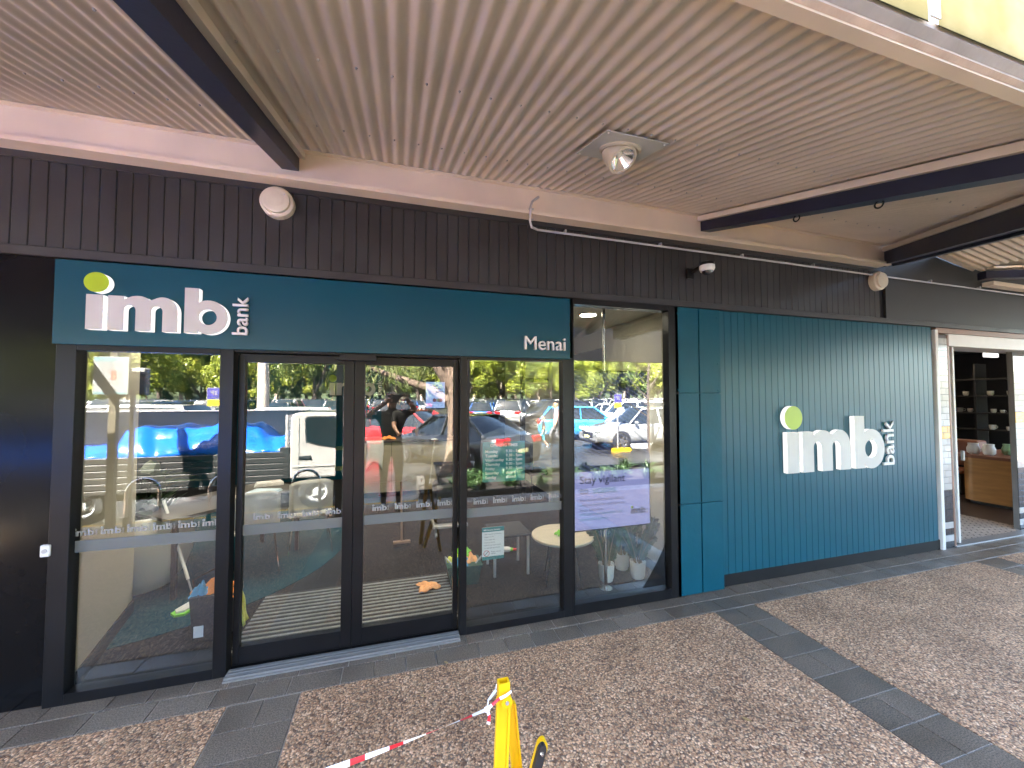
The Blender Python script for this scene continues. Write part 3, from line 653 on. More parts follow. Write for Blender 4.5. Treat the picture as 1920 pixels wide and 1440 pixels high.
# ================================================================== teal board wall with wall sign
tx0, tx1 = px2+.002, F(1757, 800, -.02).x
tw = thing('board_wall', 'teal wall of narrow vertical boards on a black plinth', 'wall', ((tx0+tx1)/2, 0, 0))
MB().box(tx0, tx1, .004, .08, .0, 2.626).build('backing_sheet', TEAL, tw)
bd2 = mesh_of(MB().prism([(-.0405, .02), (-.0405, .0035), (-.0370, 0), (.0370, 0), (.0405, .0035), (.0405, .02)], 'z', 0, 2.506), 'board', TEAL)
x = tx0
while x < tx1-.05:
    sc_ = min(1, (tx1-x)/.083)
    piece('board', bd2, tw, (x+.0415*sc_, -.018+random.uniform(-.0005, .0005), .118), 0, (sc_, 1, 1)); x += .083
MB().bbox(tx0, tx1, -.010, .004, .0, .116, .002).build('plinth', BLACKPL, tw)
ws = thing('wall_sign', 'lit white letters with a lime dot standing off the teal board wall', 'sign', (4.5, -.02, 1.0))
q0 = F(1476, 888, -.06); q1 = F(1658, 880, -.06)
U2 = (q1.x-q0.x)/3.46
imb_sign(ws, q0.x, q0.z, U2, .048, -.022)
# ================================================================== cafe corner on the right
WTILE = mat('white glazed tile', (.40, .385, .36), .15, var=.05, vs=9, coat=.3); YTILE = mat('mustard glazed tile', (.62, .36, .02), .15, var=.08, coat=.3); KTILE = mat('black glazed tile', (.014, .014, .017), .15, var=.1, coat=.3)
MORT = mat('grey mortar', (.12, .115, .11), .8)
TX = tx1
MB_trim = thing('corner_trim', 'white metal corner trim between teal boards and tiled column', 'trim', (TX+.02, 0, 0))
MB().bbox(TX+.002, TX+.055, -.034, .06, 0, 2.60, .003).build('angle', WHITEP, MB_trim)
def tiled(name, label, xa, xb, yf, zy, zk, zt=2.55):
    t = thing(name, label, 'tiled column', ((xa+xb)/2, yf, 0))
    MB().box(xa+.002, xb-.002, yf+.006, yf+.06, 0, zt).build('mortar_core', MORT, t)
    zz = 0; r = 0; th_ = .076
    while zz+th_ <= zt+.01:
        m = WTILE
        if zz < zk: m = KTILE
        if zz < .24: m = KTILE if (int(zz/.076) % 2 == 0) else WTILE
        if zy < zz+.04 < zy+.165: m = YTILE
        x = xa-(.075 if r % 2 else 0)
        while x < xb-.004:
            a_, b_ = max(x, xa), min(x+.15, xb)
            if b_-a_ > .012: MB().bbox(a_+.0015, b_-.0015, yf, yf+.007, zz+.0015, min(zz+th_, zt)-.0015, .0015).build('tile', m, t)
            x += .15
        zz += th_; r += 1
    return t
cx0 = TX+.058; cx1 = F(1781, 800, -.01).x
tiled('tiled_column', 'narrow white tiled column with mustard band beside the teal wall', cx0, cx1, -.012, F(1775, 820, 0).z, F(1778, 925, 0).z)
BROWN = mat('brown aluminium', (.20, .11, .075), .4, .2); 
op1 = F(1905, 800, .1).x
jf = thing('folding_door_frame', 'stacked white folding door frames at the cafe entrance', 'door frame', (cx1+.1, .1, 0))
MB().bbox(cx1+.001, cx1+.035, -.015, .08, 0, 2.55, .003).build('jamb', BROWN, jf)
for i in range(4):
    MB().bbox(cx1+.036+i*.042, cx1+.070+i*.042, .0+.02*(i % 2), .60, .03, 2.41, .004).build('folded_leaf', WHITEP if i % 2 == 0 else ALU, jf)
MB().bbox(cx1+.20, cx1+.225, -.03, .0, 1.02, 1.14, .004).build('latch', ALU, jf)
chd = thing('cafe_header', 'white boxed header over the cafe opening under a brown strip', 'door header', (7.5, 0, 2.4))
MB().bbox(cx1+.037, 10.5, -.012, .30, 2.415, 2.565, .004).build('white_box', WHITEP, chd)
MB().bbox(cx0, 10.5, -.014, .06, 2.567, 2.63, .002).build('brown_strip', BROWN, chd)
tiled('tiled_column', 'wide white tiled pier with mustard band beyond the cafe opening', op1, op1+1.2, .10, F(1912, 790, .1).z, F(1915, 885, .1).z, 2.41)
# cafe inside
DK = mat('dark cafe paint', (.012, .011, .012), .6); WOOD = mat('orange plywood', (.42, .19, .05), .45, var=.15, vs=3, stretch=(1, 1, 6)); RUST = mat('russet laminate', (.20, .07, .035), .5)
cf = thing('cafe_room', 'dark cafe interior seen through the folding doors', 'room', (8, 2, 0))
MB().box(5.9, 14, 7.0, 7.1, 0, 2.9).build('back_wall', DK, cf)
MB().box(13.9, 14, .5, 7.0, 0, 2.9).build('side_wall', DK, cf)
MB().box(5.0, 14, .1, 7.1, 2.9, 3.0).build('room_ceiling', DK, cf)
MB().box(cx1+.2, 14, .31, .33, 2.60, 2.9).build('bulkhead', DK, cf)
MB().box(2.75, 2.8, .09, 9, 0, 3.0).build('party_wall', DK, cf)
struct(MB().box(2.8, 14, .08, 9, -.02, .004).build('cafe_floor', mat('dark timber floor', (.05, .03, .022), .4, var=.2)))
# patterned entry tiles
def mosaic():
    m, n, l, o = _nm('patterned entry mosaic'); b = n.new('ShaderNodeBsdfPrincipled'); l.new(b.outputs[0], o.inputs[0])
    g = n.new('ShaderNodeNewGeometry'); mp = n.new('ShaderNodeMapping'); mp.inputs['Rotation'].default_value = (0, 0, radians(45)); mp.inputs['Scale'].default_value = (1, 1, 1); l.new(g.outputs['Position'], mp.inputs[0])
    br = n.new('ShaderNodeTexBrick'); br.inputs['Color1'].default_value = (.62, .52, .42, 1); br.inputs['Color2'].default_value = (.50, .41, .33, 1); br.inputs['Mortar'].default_value = (.03, .025, .02, 1)
    br.inputs['Scale'].default_value = 6; br.inputs['Mortar Size'].default_value = .045; br.inputs['Brick Width'].default_value = .9; br.inputs['Row Height'].default_value = .3
    l.new(mp.outputs[0], br.inputs['Vector']); l.new(br.outputs['Color'], b.inputs['Base Color']); b.inputs['Roughness'].default_value = .4; return m
MB().box(cx1+.05, op1+.2, .09, 1.3, .004, .010).build('entry_mosaic', mosaic(), bpy.data.objects['cafe_floor'])
MB().bbox(cx1+.0, op1+.3, -.03, .085, 0, .018, .003).build('cafe_sill', ALU, bpy.data.objects['cafe_floor'])
ct = thing('cafe_counter', 'orange plywood cafe counter with rounded end behind the folding doors', 'counter', (10, .9, 0))
def rr(x0, x1, y0, y1, r): return arc(x1-r, y0+r, r, r, -90, 0, 6)+arc(x1-r, y1-r, r, r, 0, 90, 6)+arc(x0+r, y1-r, r, r, 90, 180, 6)+arc(x0+r, y0+r, r, r, 180, 270, 6)
MB().prism(rr(9.3, 12, .45, 1.25, .18), 'z', .06, .78).build('front', WOOD, ct, smooth=True)
MB().prism(rr(9.2, 12.1, .38, 1.32, .18), 'z', .781, .83).build('top', RUST, ct, smooth=True)
MB().prism(rr(9.36, 11.9, .5, 1.2, .15), 'z', .006, .06).build('kick', DK, ct)
bn = thing('bench_seat', 'russet bench seat beside the cafe counter', 'bench', (10.2, 2, 0))
MB().bbox(10.3, 10.6, 1.45, 3.6, .50, .98, .02).build('back', RUST, bn); MB().bbox(9.85, 10.299, 1.45, 3.6, .40, .47, .02).build('seat', RUST, bn); MB().bbox(9.9, 10.55, 1.5, 3.55, .006, .399, .01).build('base', DK, bn)
shf = thing('cafe_shelf', 'black wall shelving with cups and jars at the back of the cafe', 'shelf', (12.8, 3, 1))
for zz in (1.05, 1.42, 1.80, 2.18): MB().bbox(12.5, 12.95, 1.4, 5.4, zz, zz+.03, .004).build('board', DK, shf)
for yy in (1.4, 2.4, 3.4, 4.4, 5.37): MB().box(12.52, 12.94, yy, yy+.03, .006, 2.55).build('upright', DK, shf)
cup = thing('cup', 'white cup on the cafe shelf', 'cup', (0, 0, 0), 'crockery on the cafe shelves')
MB().lathe([(.03, 0), (.045, .03), (.048, .09), (.044, .09), (.04, .02)], (0, 0, 0), 12).build('bowl', WHITEP, cup, smooth=True)
MB().tube([(.045, 0, .02), (.08, 0, .035), (.08, 0, .065), (.045, 0, .075)], .006, 5).build('handle', WHITEP, cup)
cup.location = (12.6, 1.62, 1.45)
r5 = random.Random(8)
for zz in (1.08, 1.45, 1.83):
    yy = 1.5
    while yy < 4.6:
        if r5.random() < .62: dup(cup, (12.58+r5.uniform(0, .15), yy, zz), r5.uniform(-1, 1), scale=r5.uniform(.7, 1.15))
        yy += r5.uniform(.12, .26)
for xx, yy, c_, lb in ((9.75, .85, (.20, .32, .18), 'green jug on the cafe counter'), (9.45, .95, (.75, .72, .66), 'cream cup stack on the cafe counter'), (9.5, .65, (.05, .04, .04), 'dark till box on the cafe counter'), (9.42, 1.12, (.6, .58, .55), 'pale sugar pot on the cafe counter')):
    j = thing(lb.split()[1]+'_'+lb.split()[2] if 'jug' not in lb else 'jug', lb, lb.split()[1], (xx, yy, .83))
    MB().lathe([(.05, 0), (.075, .03), (.078, .10), (.06, .15), (.065, .18)], (xx, yy, .83), 16).build('body', mat(lb, c_, .4), j, smooth=True)
    MB().tube([(xx+.07, yy, .89), (xx+.12, yy, .91), (xx+.12, yy, .96), (xx+.065, yy, .98)], .009, 6).build('handle', mat(lb, c_, .4), j)
pl_ = thing('cafe_table', 'small dark cafe table beside the counter', 'table', (9.1, 2.0, 0))
MB().lathe([(.32, .70), (.33, .715), (.32, .73)], (9.0, 2.0, 0), 28).build('table_top', RUST, pl_, smooth=True); MB().cyl((9.0, 2.0, .006), (9.0, 2.0, .70), .03).build('pedestal', DK, pl_); MB().lathe([(.2, .006), (.2, .02), (.03, .03)], (9.0, 2.0, 0), 20).build('foot', DK, pl_)
le = thing('exit_sign', 'white rectangular sign box hanging inside the cafe doorway', 'sign', F(1859, 662, 1.2))
ep = F(1859, 662, 1.2); MB().bbox(ep.x-.17, ep.x+.17, 1.18, 1.24, ep.z-.075, ep.z+.075, .006).build('case', mat('sign diffuser', (.75, .75, .72), .4, emit=.25*EK), le)
for s_ in (-.1, .1): MB().cyl((ep.x+s_, 1.21, ep.z+.07), (ep.x+s_, 1.21, 2.9), .006).build('hanger', ALU, le)
for xx, yy in ((9.0, 1.0), (10.5, 1.6), (12.1, 2.4), (12.1, 3.6)):
    cl = thing('cafe_downlight', 'small warm downlight in the dark cafe ceiling', 'ceiling light', (xx, yy, 2.9), 'cafe downlights')
    MB().lathe([(.05, 2.90), (.05, 2.86), (.035, 2.85)], (xx, yy, 0), 14).build('can', DK, cl)
    MB().lathe([(.034, 2.849), (.001, 2.848)], (xx, yy, 0), 14).build('bulb_face', emit_mat('warm bulb', (1, .8, .55), 8*EK) if 'warm bulb' not in MATS else MATS['warm bulb'], cl)
    ld = bpy.data.lights.new('cafe_downlight_lamp', 'SPOT'); ld.energy = 4.5*EK; ld.color = (1, .78, .52); ld.spot_size = radians(110); ld.shadow_soft_size = .04
    lo = bpy.data.objects.new('lamp', ld); COL.objects.link(lo); lo.parent = cl; lo.location = (0, 0, -.06)
# ================================================================== bank interior
BEIGE = mat('beige wall paint', (.50, .46, .36), .6, var=.03, vs=2); CEIL = mat('white ceiling', (.62, .62, .60), .7, var=.02)
CARPET = mat('charcoal carpet', (.012, .011, .011), .95, var=.35, vs=120, bump=.3, bs=300, spec=.08)
TEALC = mat('teal carpet', (.003, .036, .050), .95, var=.35, vs=120, bump=.3, bs=300, spec=.08)
DARKW = mat('dark interior wall', (.022, .022, .024), .5, var=.1)
struct(MB().box(-5.2, 2.70, .05, 7, -.05, .006).build('bank_floor', CARPET))
MB().prism([(-2.55+1.95*cos(a), 2.25+1.85*sin(a)) for a in [2*pi*i/48 for i in range(48)]], 'z', .007, .012).build('teal_carpet_inlay', TEALC, bpy.data.objects['bank_floor'])
rm = thing('bank_room', 'beige walled bank interior behind the shopfront glass', 'room', (0, 3, 0))
MB().box(2.54, 2.70, .09, 7, .0, 2.72).build('right_wall', BEIGE, rm)
MB().box(2.528, 2.539, .09, 7, .006, .105).build('skirting', BLACKPL, rm)
MB().box(-5.2, 2.70, .14, 7, 2.66, 2.72).build('room_ceiling', CEIL, rm)
MB().box(-5.2, 1.402, .10, .14, 2.125, 2.72).build('bulkhead', DARKW, rm)
MB().box(-5.3, -5.2, .09, 7, 0, 2.7).build('left_wall', DARKW, rm)
MB().box(-5.2, -.35, 6.2, 6.3, 0, 2.66).build('teal_back_wall', TEALSIGN, rm)
MB().box(-.35, 2.54, 6.2, 6.3, 0, 2.66).build('back_wall', DARKW, rm)
a0 = Vector((-1.880, .085)); a1 = Vector((-2.10, 1.03)); dn = (a1-a0).normalized(); nn = Vector((dn.y, -dn.x))
def wallseg(z0, z1, off, th_, m, nm):
    p = [a0+nn*off, a1+nn*off, a1+nn*(off-th_), a0+nn*(off-th_)]
    MB().prism([(q.x, q.y) for q in p], 'z', z0, z1).build(nm, m, rm)
wallseg(.0, 2.66, 0, .12, BEIGE, 'return_wall'); wallseg(.006, .11, .012, .011, BLACKPL, 'skirting')
# interior sign on the teal wall
si = thing('interior_sign', 'white letters on the teal back wall inside the bank', 'sign', F(619, 741, 6.15))
p = F(618, 741, 6.15); imb_sign(si, p.x, p.z, .27, .05, 6.19, glow=False)
# ceiling downlights
for i, (xx, yy) in enumerate([(-2.05, 1.0), (-1.3, 1.5), (.4, 1.1), (1.9, .62), (-2.4, 3.6), (-.2, 3.4), (1.6, 3.6), (-.3, 5.2), (-2.6, 5.2)]):
    dlt = thing('bank_downlight', 'round white downlight set in the bank ceiling', 'ceiling light', (xx, yy, 2.66), 'bank ceiling downlights')
    MB().lathe([(.10, 2.659), (.10, 2.652), (.085, 2.648)], (xx, yy, 0), 20).build('trim', WHITEP, dlt)
    MB().lathe([(.083, 2.6475), (.001, 2.647)], (xx, yy, 0), 20).build('lens', MATS.get('downlight lens') or emit_mat('downlight lens', (1, .86, .66), 12*EK), dlt)
    ld = bpy.data.lights.new('bank_downlight_lamp', 'SPOT'); ld.energy = 21*EK; ld.color = (1, .88, .72); ld.spot_size = radians(92); ld.spot_blend = .5; ld.shadow_soft_size = .08
    lo = bpy.data.objects.new('lamp', ld); COL.objects.link(lo); lo.parent = dlt; lo.location = (0, 0, -.03)
# entrance mat
mt = thing('entrance_mat', 'recessed entrance mat of aluminium strips inside the doors', 'mat', (-.3, .6, 0))
MB().box(-1.12, .50, .17, 1.02, .0065, .0115).build('mat_well', mat('black matting', (.02, .02, .02), .9), mt)
sm_ = mesh_of(MB().bbox(-1.11, .49, -.013, .013, 0, .006, .002), 'strip', mat('mat strip', (.30, .30, .30), .34, .5, var=.2, vs=20))
k = 0
while .20+k*.0585 < 1.01: piece('strip', sm_, mt, (0, .20+k*.0585, .0118)); k += 1
# cloths
def cloth(name, label, loc, sx, sy, h, m, seed, cat='cloth'):
    rnd = random.Random(seed); ph = [rnd.uniform(0, 6.3) for _ in range(8)]; n = 16
    def fn(u, v):
        X, Y = (u-.5)*2, (v-.5)*2
        r = 1+.28*sin(3*atan2(Y, X)+ph[0])+.16*sin(5*atan2(Y, X)+ph[1])
        z = h*max(0, (1-.8*(X*X+Y*Y)))*(.55+.45*abs(sin(4*X+ph[2])*cos(5*Y+ph[3])))+.004+.012*(1+sin(9*X+ph[4]+3*Y))*.5
        return (loc[0]+X*sx*r, loc[1]+Y*sy*r, loc[2]+z)
    mb = MB().sheet(fn, n, n); top = len(mb.v); mb2 = MB(); mb2.v = mb.v[:]; mb2.f = mb.f[:]; mb2.mi = mb.mi[:]
    o = mb2.build(name, m, None, smooth=60); so_ = o.modifiers.new('thick', 'SOLIDIFY'); so_.thickness = .004; so_.offset = 1
    return tag(o, label, cat)
ORANGE = mat('orange microfibre', (.85, .28, .06), .9, var=.08, vs=60, bump=.3, bs=200); PALEOR = mat('pale orange microfibre', (.80, .38, .16), .9, var=.08, vs=60, bump=.3, bs=200)
YELM = mat('yellow microfibre', (.72, .68, .10), .9, var=.08, vs=60, bump=.3, bs=200); BLUEM = mat('blue microfibre', (.10, .30, .48), .9, var=.1, vs=60); GREENM = mat('lime microfibre', (.22, .62, .06), .9, var=.1, vs=60)
cloth('dropped_cloth', 'pale orange cleaning cloth dropped on the entrance mat', G(803, 1103, .02)+Vector((0, 0, 0)), .085, .07, .05, PALEOR, 3)
# black caddy with cloths
bx = thing('cleaning_caddy', 'black cleaning caddy with a white label beside the left mullion', 'caddy', (-1.30, .50, 0))
MB().prism([(-1.41, .012), (-1.19, .012), (-1.16, .33), (-1.44, .33)], 'y', .40, .60).build('bin', mat('black plastic', (.016, .016, .018), .35, bump=.1), bx)
MB().box(-1.405, -1.345, .396, .3995, .045, .125).build('label_sticker', WHITEV, bx)
MB().tube([(-1.44, .5, .30), (-1.46, .5, .42), (-1.30, .5, .50), (-1.15, .5, .42), (-1.16, .5, .30)], .008, 8).build('handle', BLACKPL, bx, smooth=True)
cloth('orange_cloth', 'orange cleaning cloth heaped in the black caddy', Vector((-1.30, .5, .30)), .12, .09, .12, ORANGE, 5)
cloth('blue_cloth', 'blue cleaning cloth tucked in the black caddy', Vector((-1.39, .47, .31)), .045, .05, .10, BLUEM, 9)
yc = MB().sheet(lambda u, v: (-1.16+.05*u+.014*sin(v*7)+.02*v, .42+.16*v*.3+.012*sin(u*9+v*4), .36-.30*u*(1-.25*abs(v-.5))), 12, 12).build('yellow_cloth', YELM, None, smooth=60)
yc.modifiers.new('thick', 'SOLIDIFY').thickness = .004; tag(yc, 'yellow cleaning cloth hanging over the edge of the black caddy', 'cloth')
# flat mop
mp0 = G(362, 1130, .03); mtop = F(306, 936, 1.35)
mo = thing('flat_mop', 'white handled flat mop with a lime green pad on the teal carpet', 'mop', (mp0.x, mp0.y, 0))
MB().tube([mp0+Vector((0, 0, .05)), mp0+(mtop-mp0)*.16+Vector((0, 0, .05))], .008, 8).build('swivel_rod', ALU, mo)
MB().tube([mp0+(mtop-mp0)*.16+Vector((0, 0, .05)), mtop], .0125, 10).build('handle', WHITEP, mo, smooth=True)
hl, hr = G(337, 1150, .02), G(384, 1122, .02); dd = (hr-hl).normalized(); nd = Vector((-dd.y, dd.x, 0))
def slab(z0, z1, w_, m, nm, e=0):
    pts = [hl-dd*e+nd*w_, hl-dd*(e+.03), hl-dd*e-nd*w_, hr+dd*e-nd*w_, hr+dd*(e+.03), hr+dd*e+nd*w_]
    MB().prism([(q.x, q.y) for q in pts], 'z', z0, z1).build(nm, m, mo)
slab(.013, .030, .060, GREENM, 'mop_pad', .02); slab(.031, .048, .042, WHITEP, 'pad_holder')
# big white tub with dark leafy plant
tc = Vector((-2.27, 1.50, .012))
tu = thing('planter_tub', 'big white egg shaped planter tub behind the return wall', 'planter', tc)
MB().lathe([(.15, 0), (.22, .03), (.30, .14), (.355, .30), (.37, .46), (.35, .62), (.33, .70), (.31, .70), (.33, .60), (.30, .55), (.01, .55)], tc, 40).build('tub', mat('white ceramic', (.72, .70, .66), .35, var=.02), tu, smooth=True)
DLEAF = leaf_mat('dark glossy leaf', (.012, .030, .010), (.03, .07, .02), .15, 8)
def leafblade(mb, base, d, up, L, w_, droop=.3, n=4):
    d = d.normalized(); s_ = d.cross(up).normalized(); u2 = s_.cross(d)
    k = len(mb.v); 
    for i in range(n+1):
        t = i/n; c = base+d*L*t-Vector((0, 0, 1))*droop*L*t*t; ww = w_*sin(pi*min(1, .08+t*.92))**.8 if t < 1 else 0.0005
        mb.v += [tuple(c-s_*ww), tuple(c+u2*(-ww*.15)), tuple(c+s_*ww)]
    for i in range(n):
        a = k+i*3; mb.f += [[a, a+1, a+4, a+3], [a+1, a+2, a+5, a+4]]; mb.mi += [0, 0]
pt = thing('tub_plant', 'dark leafy plant growing in the white planter tub', 'plant', tc+Vector((0, 0, .55)))
mb = MB(); rnd = random.Random(4)
for i in range(70):
    a = rnd.uniform(0, 2*pi); e = rnd.uniform(.2, 1.3); b0 = tc+Vector((rnd.uniform(-.1, .1), rnd.uniform(-.1, .1), .55+rnd.uniform(0, .45)))
    leafblade(mb, b0, Vector((cos(a)*cos(e), sin(a)*cos(e), sin(e))), Vector((0, 0, 1)) if e < 1.2 else Vector((1, 0, 0)), rnd.uniform(.25, .45), rnd.uniform(.035, .06), .35)
mb.build('foliage', DLEAF, pt, smooth=80)
m = MB()
for i in range(6): m.tube([tc+Vector((0, 0, .55)), tc+Vector((rnd.uniform(-.12, .12), rnd.uniform(-.12, .12), 1.1))], .008, 5)
m.build('stem', mat('plant stem', (.05, .08, .03), .6), pt)
# meeting table, papers, chairs
TZ = .735
c1, c2 = G(318, 975, TZ), G(578, 912, TZ); ed = (c2-c1).normalized(); bkv = Vector((-ed.y, ed.x, 0))*.75
tb = thing('meeting_table', 'long grey laminate table with steel legs inside left of the doors', 'table', ((c1+c2)/2).xy.to_3d())
MB().prism([(q.x, q.y) for q in (c1, c2, c2+bkv, c1+bkv)], 'z', TZ-.03, TZ).build('table_top', mat('grey laminate', (.11, .10, .09), .55, var=.06, spec=.2), tb)
for q in (c1+ed*.08+bkv*.1, c2-ed*.08+bkv*.1, c1+ed*.08+bkv*.9, c2-ed*.08+bkv*.9): MB().bbox(q.x-.02, q.x+.02, q.y-.02, q.y+.02, .012, TZ-.03, .003).build('leg', BLACKAL, tb)
for i, (px, py, m_, lb) in enumerate([(505, 906, mat('newsprint', (.60, .56, .52), .8, var=.12, vs=20), 'folded newspaper on the grey table'), (495, 920, mat('pale blue paper', (.50, .60, .68), .8, var=.06), 'pale blue cloth wipe beside the newspaper on the table')]):
    q = G(px, py, TZ+.02); pn = thing('newspaper' if i == 0 else 'paper_wipe', lb, 'paper', (q.x, q.y, TZ))
    for j in range(3 if i == 0 else 2):
        MB().bbox(q.x-.15+.01*j, q.x+.15-.012*j, q.y-.10+.008*j, q.y+.10, TZ+.001+j*.012, TZ+.0115+j*.012, .002).xf(Matrix.Translation(q) @ Matrix.Rotation(.25*(1-2*i)+.03*j, 4, 'Z') @ Matrix.Translation(-q)).build('sheet', m_, pn)
def chair(px, py, label, rz):
    q = G(px, py, .012); c = thing('visitor_chair', label, 'chair', (0, 0, 0), 'white shell chairs at the grey table')
    SH = mat('white shell', (.42, .40, .36), .4, var=.03)
    MB().sheet(lambda u, v: ((u-.5)*.44, .20+.05*(1-((u-.5)*2)**2)+.05*v, .50+.36*v*(1-.12*abs((u-.5)*2)**4)), 10, 8).build('backrest', SH, c, smooth=True).modifiers.new('thick', 'SOLIDIFY').thickness = .014
    MB().bbox(-.22, .22, -.24, .21, .44, .465, .012).build('seat', SH, c)
    for sx in (-1, 1):
        for sy in (-1, 1): MB().tube([(sx*.17, sy*.17, .44), (sx*.22, sy*.22, 0)], .011, 8).build('leg', CHROME, c, smooth=True)
    c.location = q; c.rotation_euler = (0, 0, rz); return c
chair(474, 1072, 'white shell chair near the left door leaf hinge side of the table', pi+.3)
chair(580, 1030, 'white shell chair at the right end of the grey table', pi+.25)
# counter, cleaner gear
cz = 1.02
ctl, ctr = F(655, 932, 4.30).x, F(852, 930, 4.30).x
cn2 = thing('service_counter', 'beige panelled service counter with a dark top inside the doors', 'counter', ((ctl+ctr)/2, 4.5, 0))
MB().bbox(ctl, ctr, 4.30, 4.95, .10, cz-.04, .003).build('front_panel', mat('beige laminate', (.46, .40, .30), .45, var=.06, vs=2, stretch=(1, 1, 9)), cn2)
MB().box((ctl*.62+ctr*.38)-.003, (ctl*.62+ctr*.38)+.003, 4.2975, 4.299, .10, cz-.04).build('panel_joint', BLACKPL, cn2)
MB().bbox(ctl-.02, ctr+.02, 4.27, 5.0, cz-.039, cz, .004).build('top', mat('dark counter top', (.045, .04, .037), .3), cn2)
MB().box(ctl+.02, ctr-.02, 4.36, 4.9, .012, .10).build('kick', BLACKPL, cn2)
cloth('counter_cloth', 'orange cleaning cloth on the dark counter top', Vector((F(728, 822, 4.45).x, 4.45, cz)), .10, .08, .06, ORANGE, 12)
wp = F(702, 828, 4.28)
wpp = MB().sheet(lambda u, v: (wp.x-.13+.28*u+.01*sin(5*v), 4.262-.006*sin(6*u), cz+.006-.52*v*(1-.25*sin(3.1*u))), 10, 10).build('paper_towel', mat('white paper towel', (.80, .79, .78), .8, var=.05), None, smooth=60)
tag(wpp, 'white paper towel hanging over the front of the counter', 'paper'); wpp.modifiers.new('thick', 'SOLIDIFY').thickness = .002
tr = G(815, 1010, .012)
tl = thing('cleaning_trolley', 'black cleaning trolley with a grey base on castors', 'trolley', (tr.x+.17, tr.y+.2, 0))
MB().bbox(tr.x-.02, tr.x+.42, tr.y-.02, tr.y+.45, .13, .17, .01).build('base_tray', GALV, tl)
MB().bbox(tr.x+.0, tr.x+.40, tr.y+.05, tr.y+.42, .171, .66, .03).build('bag_body', mat('black vinyl bag', (.014, .014, .016), .35, bump=.4, bs=9), tl)
MB().prism([(tr.x+.06, .66), (tr.x+.40, .66), (tr.x+.40, .92), (tr.x+.0, .92)], 'y', tr.y+.08, tr.y+.30).build('waste_hopper', mat('black vinyl bag', (.014, .014, .016), .35), tl)
for sx in (.02, .36):
    for sy in (.03, .38):
        MB().cyl((tr.x+sx, tr.y+sy, .13), (tr.x+sx, tr.y+sy, .06), .014, .010, 8).build('castor_fork', GALV, tl)
        MB().cyl((tr.x+sx-.012, tr.y+sy, .045), (tr.x+sx+.012, tr.y+sy, .045), .034, None, 14).build('castor', GALV, tl)
w0, w1_ = F(805, 952, 1.9), F(815, 824, 2.0); w0.z = .72
sq = thing('cleaning_wand', 'thin cream cleaning wand with a round white end on the trolley', 'brush', w0)
MB().tube([w0, w1_], .007, 8).build('rod', CREAM, sq, smooth=True); MB().ball(w1_, .045, (1, .5, .35)).build('head', WHITEP, sq, smooth=True)
q = G(753, 1024, .015); fb = thing('floor_broom', 'brown wooden floor broom standing on the charcoal carpet', 'broom', q)
MB().bbox(q.x-.10, q.x+.10, q.y-.025, q.y+.025, .05, .08, .006).build('head', mat('broom wood', (.17, .09, .05), .5), fb)
MB().box(q.x-.095, q.x+.095, q.y-.02, q.y+.02, .012, .05).build('bristles', BLACKPL, fb)
MB().tube([(q.x, q.y, .08), (q.x-.01, q.y+.15, .75)], .012, 8).build('handle', mat('broom wood', (.17, .09, .05), .5), fb)
# green basket of cloths
bk = G(872, 1098, .012); BG = mat('dark green plastic', (.010, .060, .048), .4, var=.08)
bs_ = thing('cloth_basket', 'dark green plastic basket heaped with coloured cloths', 'basket', (bk.x, bk.y+.1, 0))
def fr2(z0, z1, s0_, s1_, m, nm):
    c = (bk.x, bk.y+.10); vs = []
    for z, s_ in ((z0, s0_), (z1, s1_)): vs += [(c[0]+sx*.155*s_, c[1]+sy*.115*s_, z) for sx, sy in ((-1,-1),(1,-1),(1,1),(-1,1))]
    MB().add(vs, [(0,1,2,3),(4,7,6,5),(0,4,5,1),(1,5,6,2),(2,6,7,3),(3,7,4,0)]).build(nm, m, bs_)
fr2(.012, .175, .82, 1.0, BG, 'tub'); fr2(.176, .196, 1.06, 1.08, BG, 'rim')
MB().tube([(bk.x-.16, bk.y+.1, .19), (bk.x-.175, bk.y+.1, .26), (bk.x-.12, bk.y+.02, .21)], .006, 6).build('wire_handle', GALV, bs_)
MB().tube([(bk.x+.16, bk.y+.1, .19), (bk.x+.165, bk.y+.05, .25), (bk.x+.10, bk.y-.0, .21)], .006, 6).build('wire_handle', GALV, bs_)
for i, (dx, dy, m_, nm, lb) in enumerate([(-.07, .02, YELM, 'yellow', 'yellow cloth heaped in the green basket'), (.06, .0, PALEOR, 'orange', 'pale orange cloth at the right of the green basket'), (-.02, -.05, BLUEM, 'blue', 'blue cloth at the front of the green basket'), (.0, .06, GREENM, 'lime', 'lime cloth on top of the heap in the basket')]):
    cloth(nm+'_cloth', lb, Vector((bk.x+dx, bk.y+.10+dy, .185+(.05 if i == 3 else 0))), .07, .055, .09, m_, 20+i)
# spray bottle on floor
q = G(957, 1030, .035); sbt = thing('floor_bottle', 'white and green bottle with a red cap lying on the carpet', 'bottle', q)
ax = Vector((.95, -.3, 0)).normalized()
MB().tube([q-ax*.09, q-ax*.085, q-ax*.02, q+ax*.0], .03, 14, rs=[.02, .03, .03, .022]).build('bottle_body', WHITEP, sbt, smooth=True)
MB().tube([q+ax*.0005, q+ax*.03], .022, 14, rs=[.022, .016]).build('green_collar', GREENM, sbt); MB().tube([q+ax*.0305, q+ax*.09], .016, 12, rs=[.016, .010]).build('red_cap', mat('red plastic', (.6, .03, .03), .4), sbt, smooth=True)
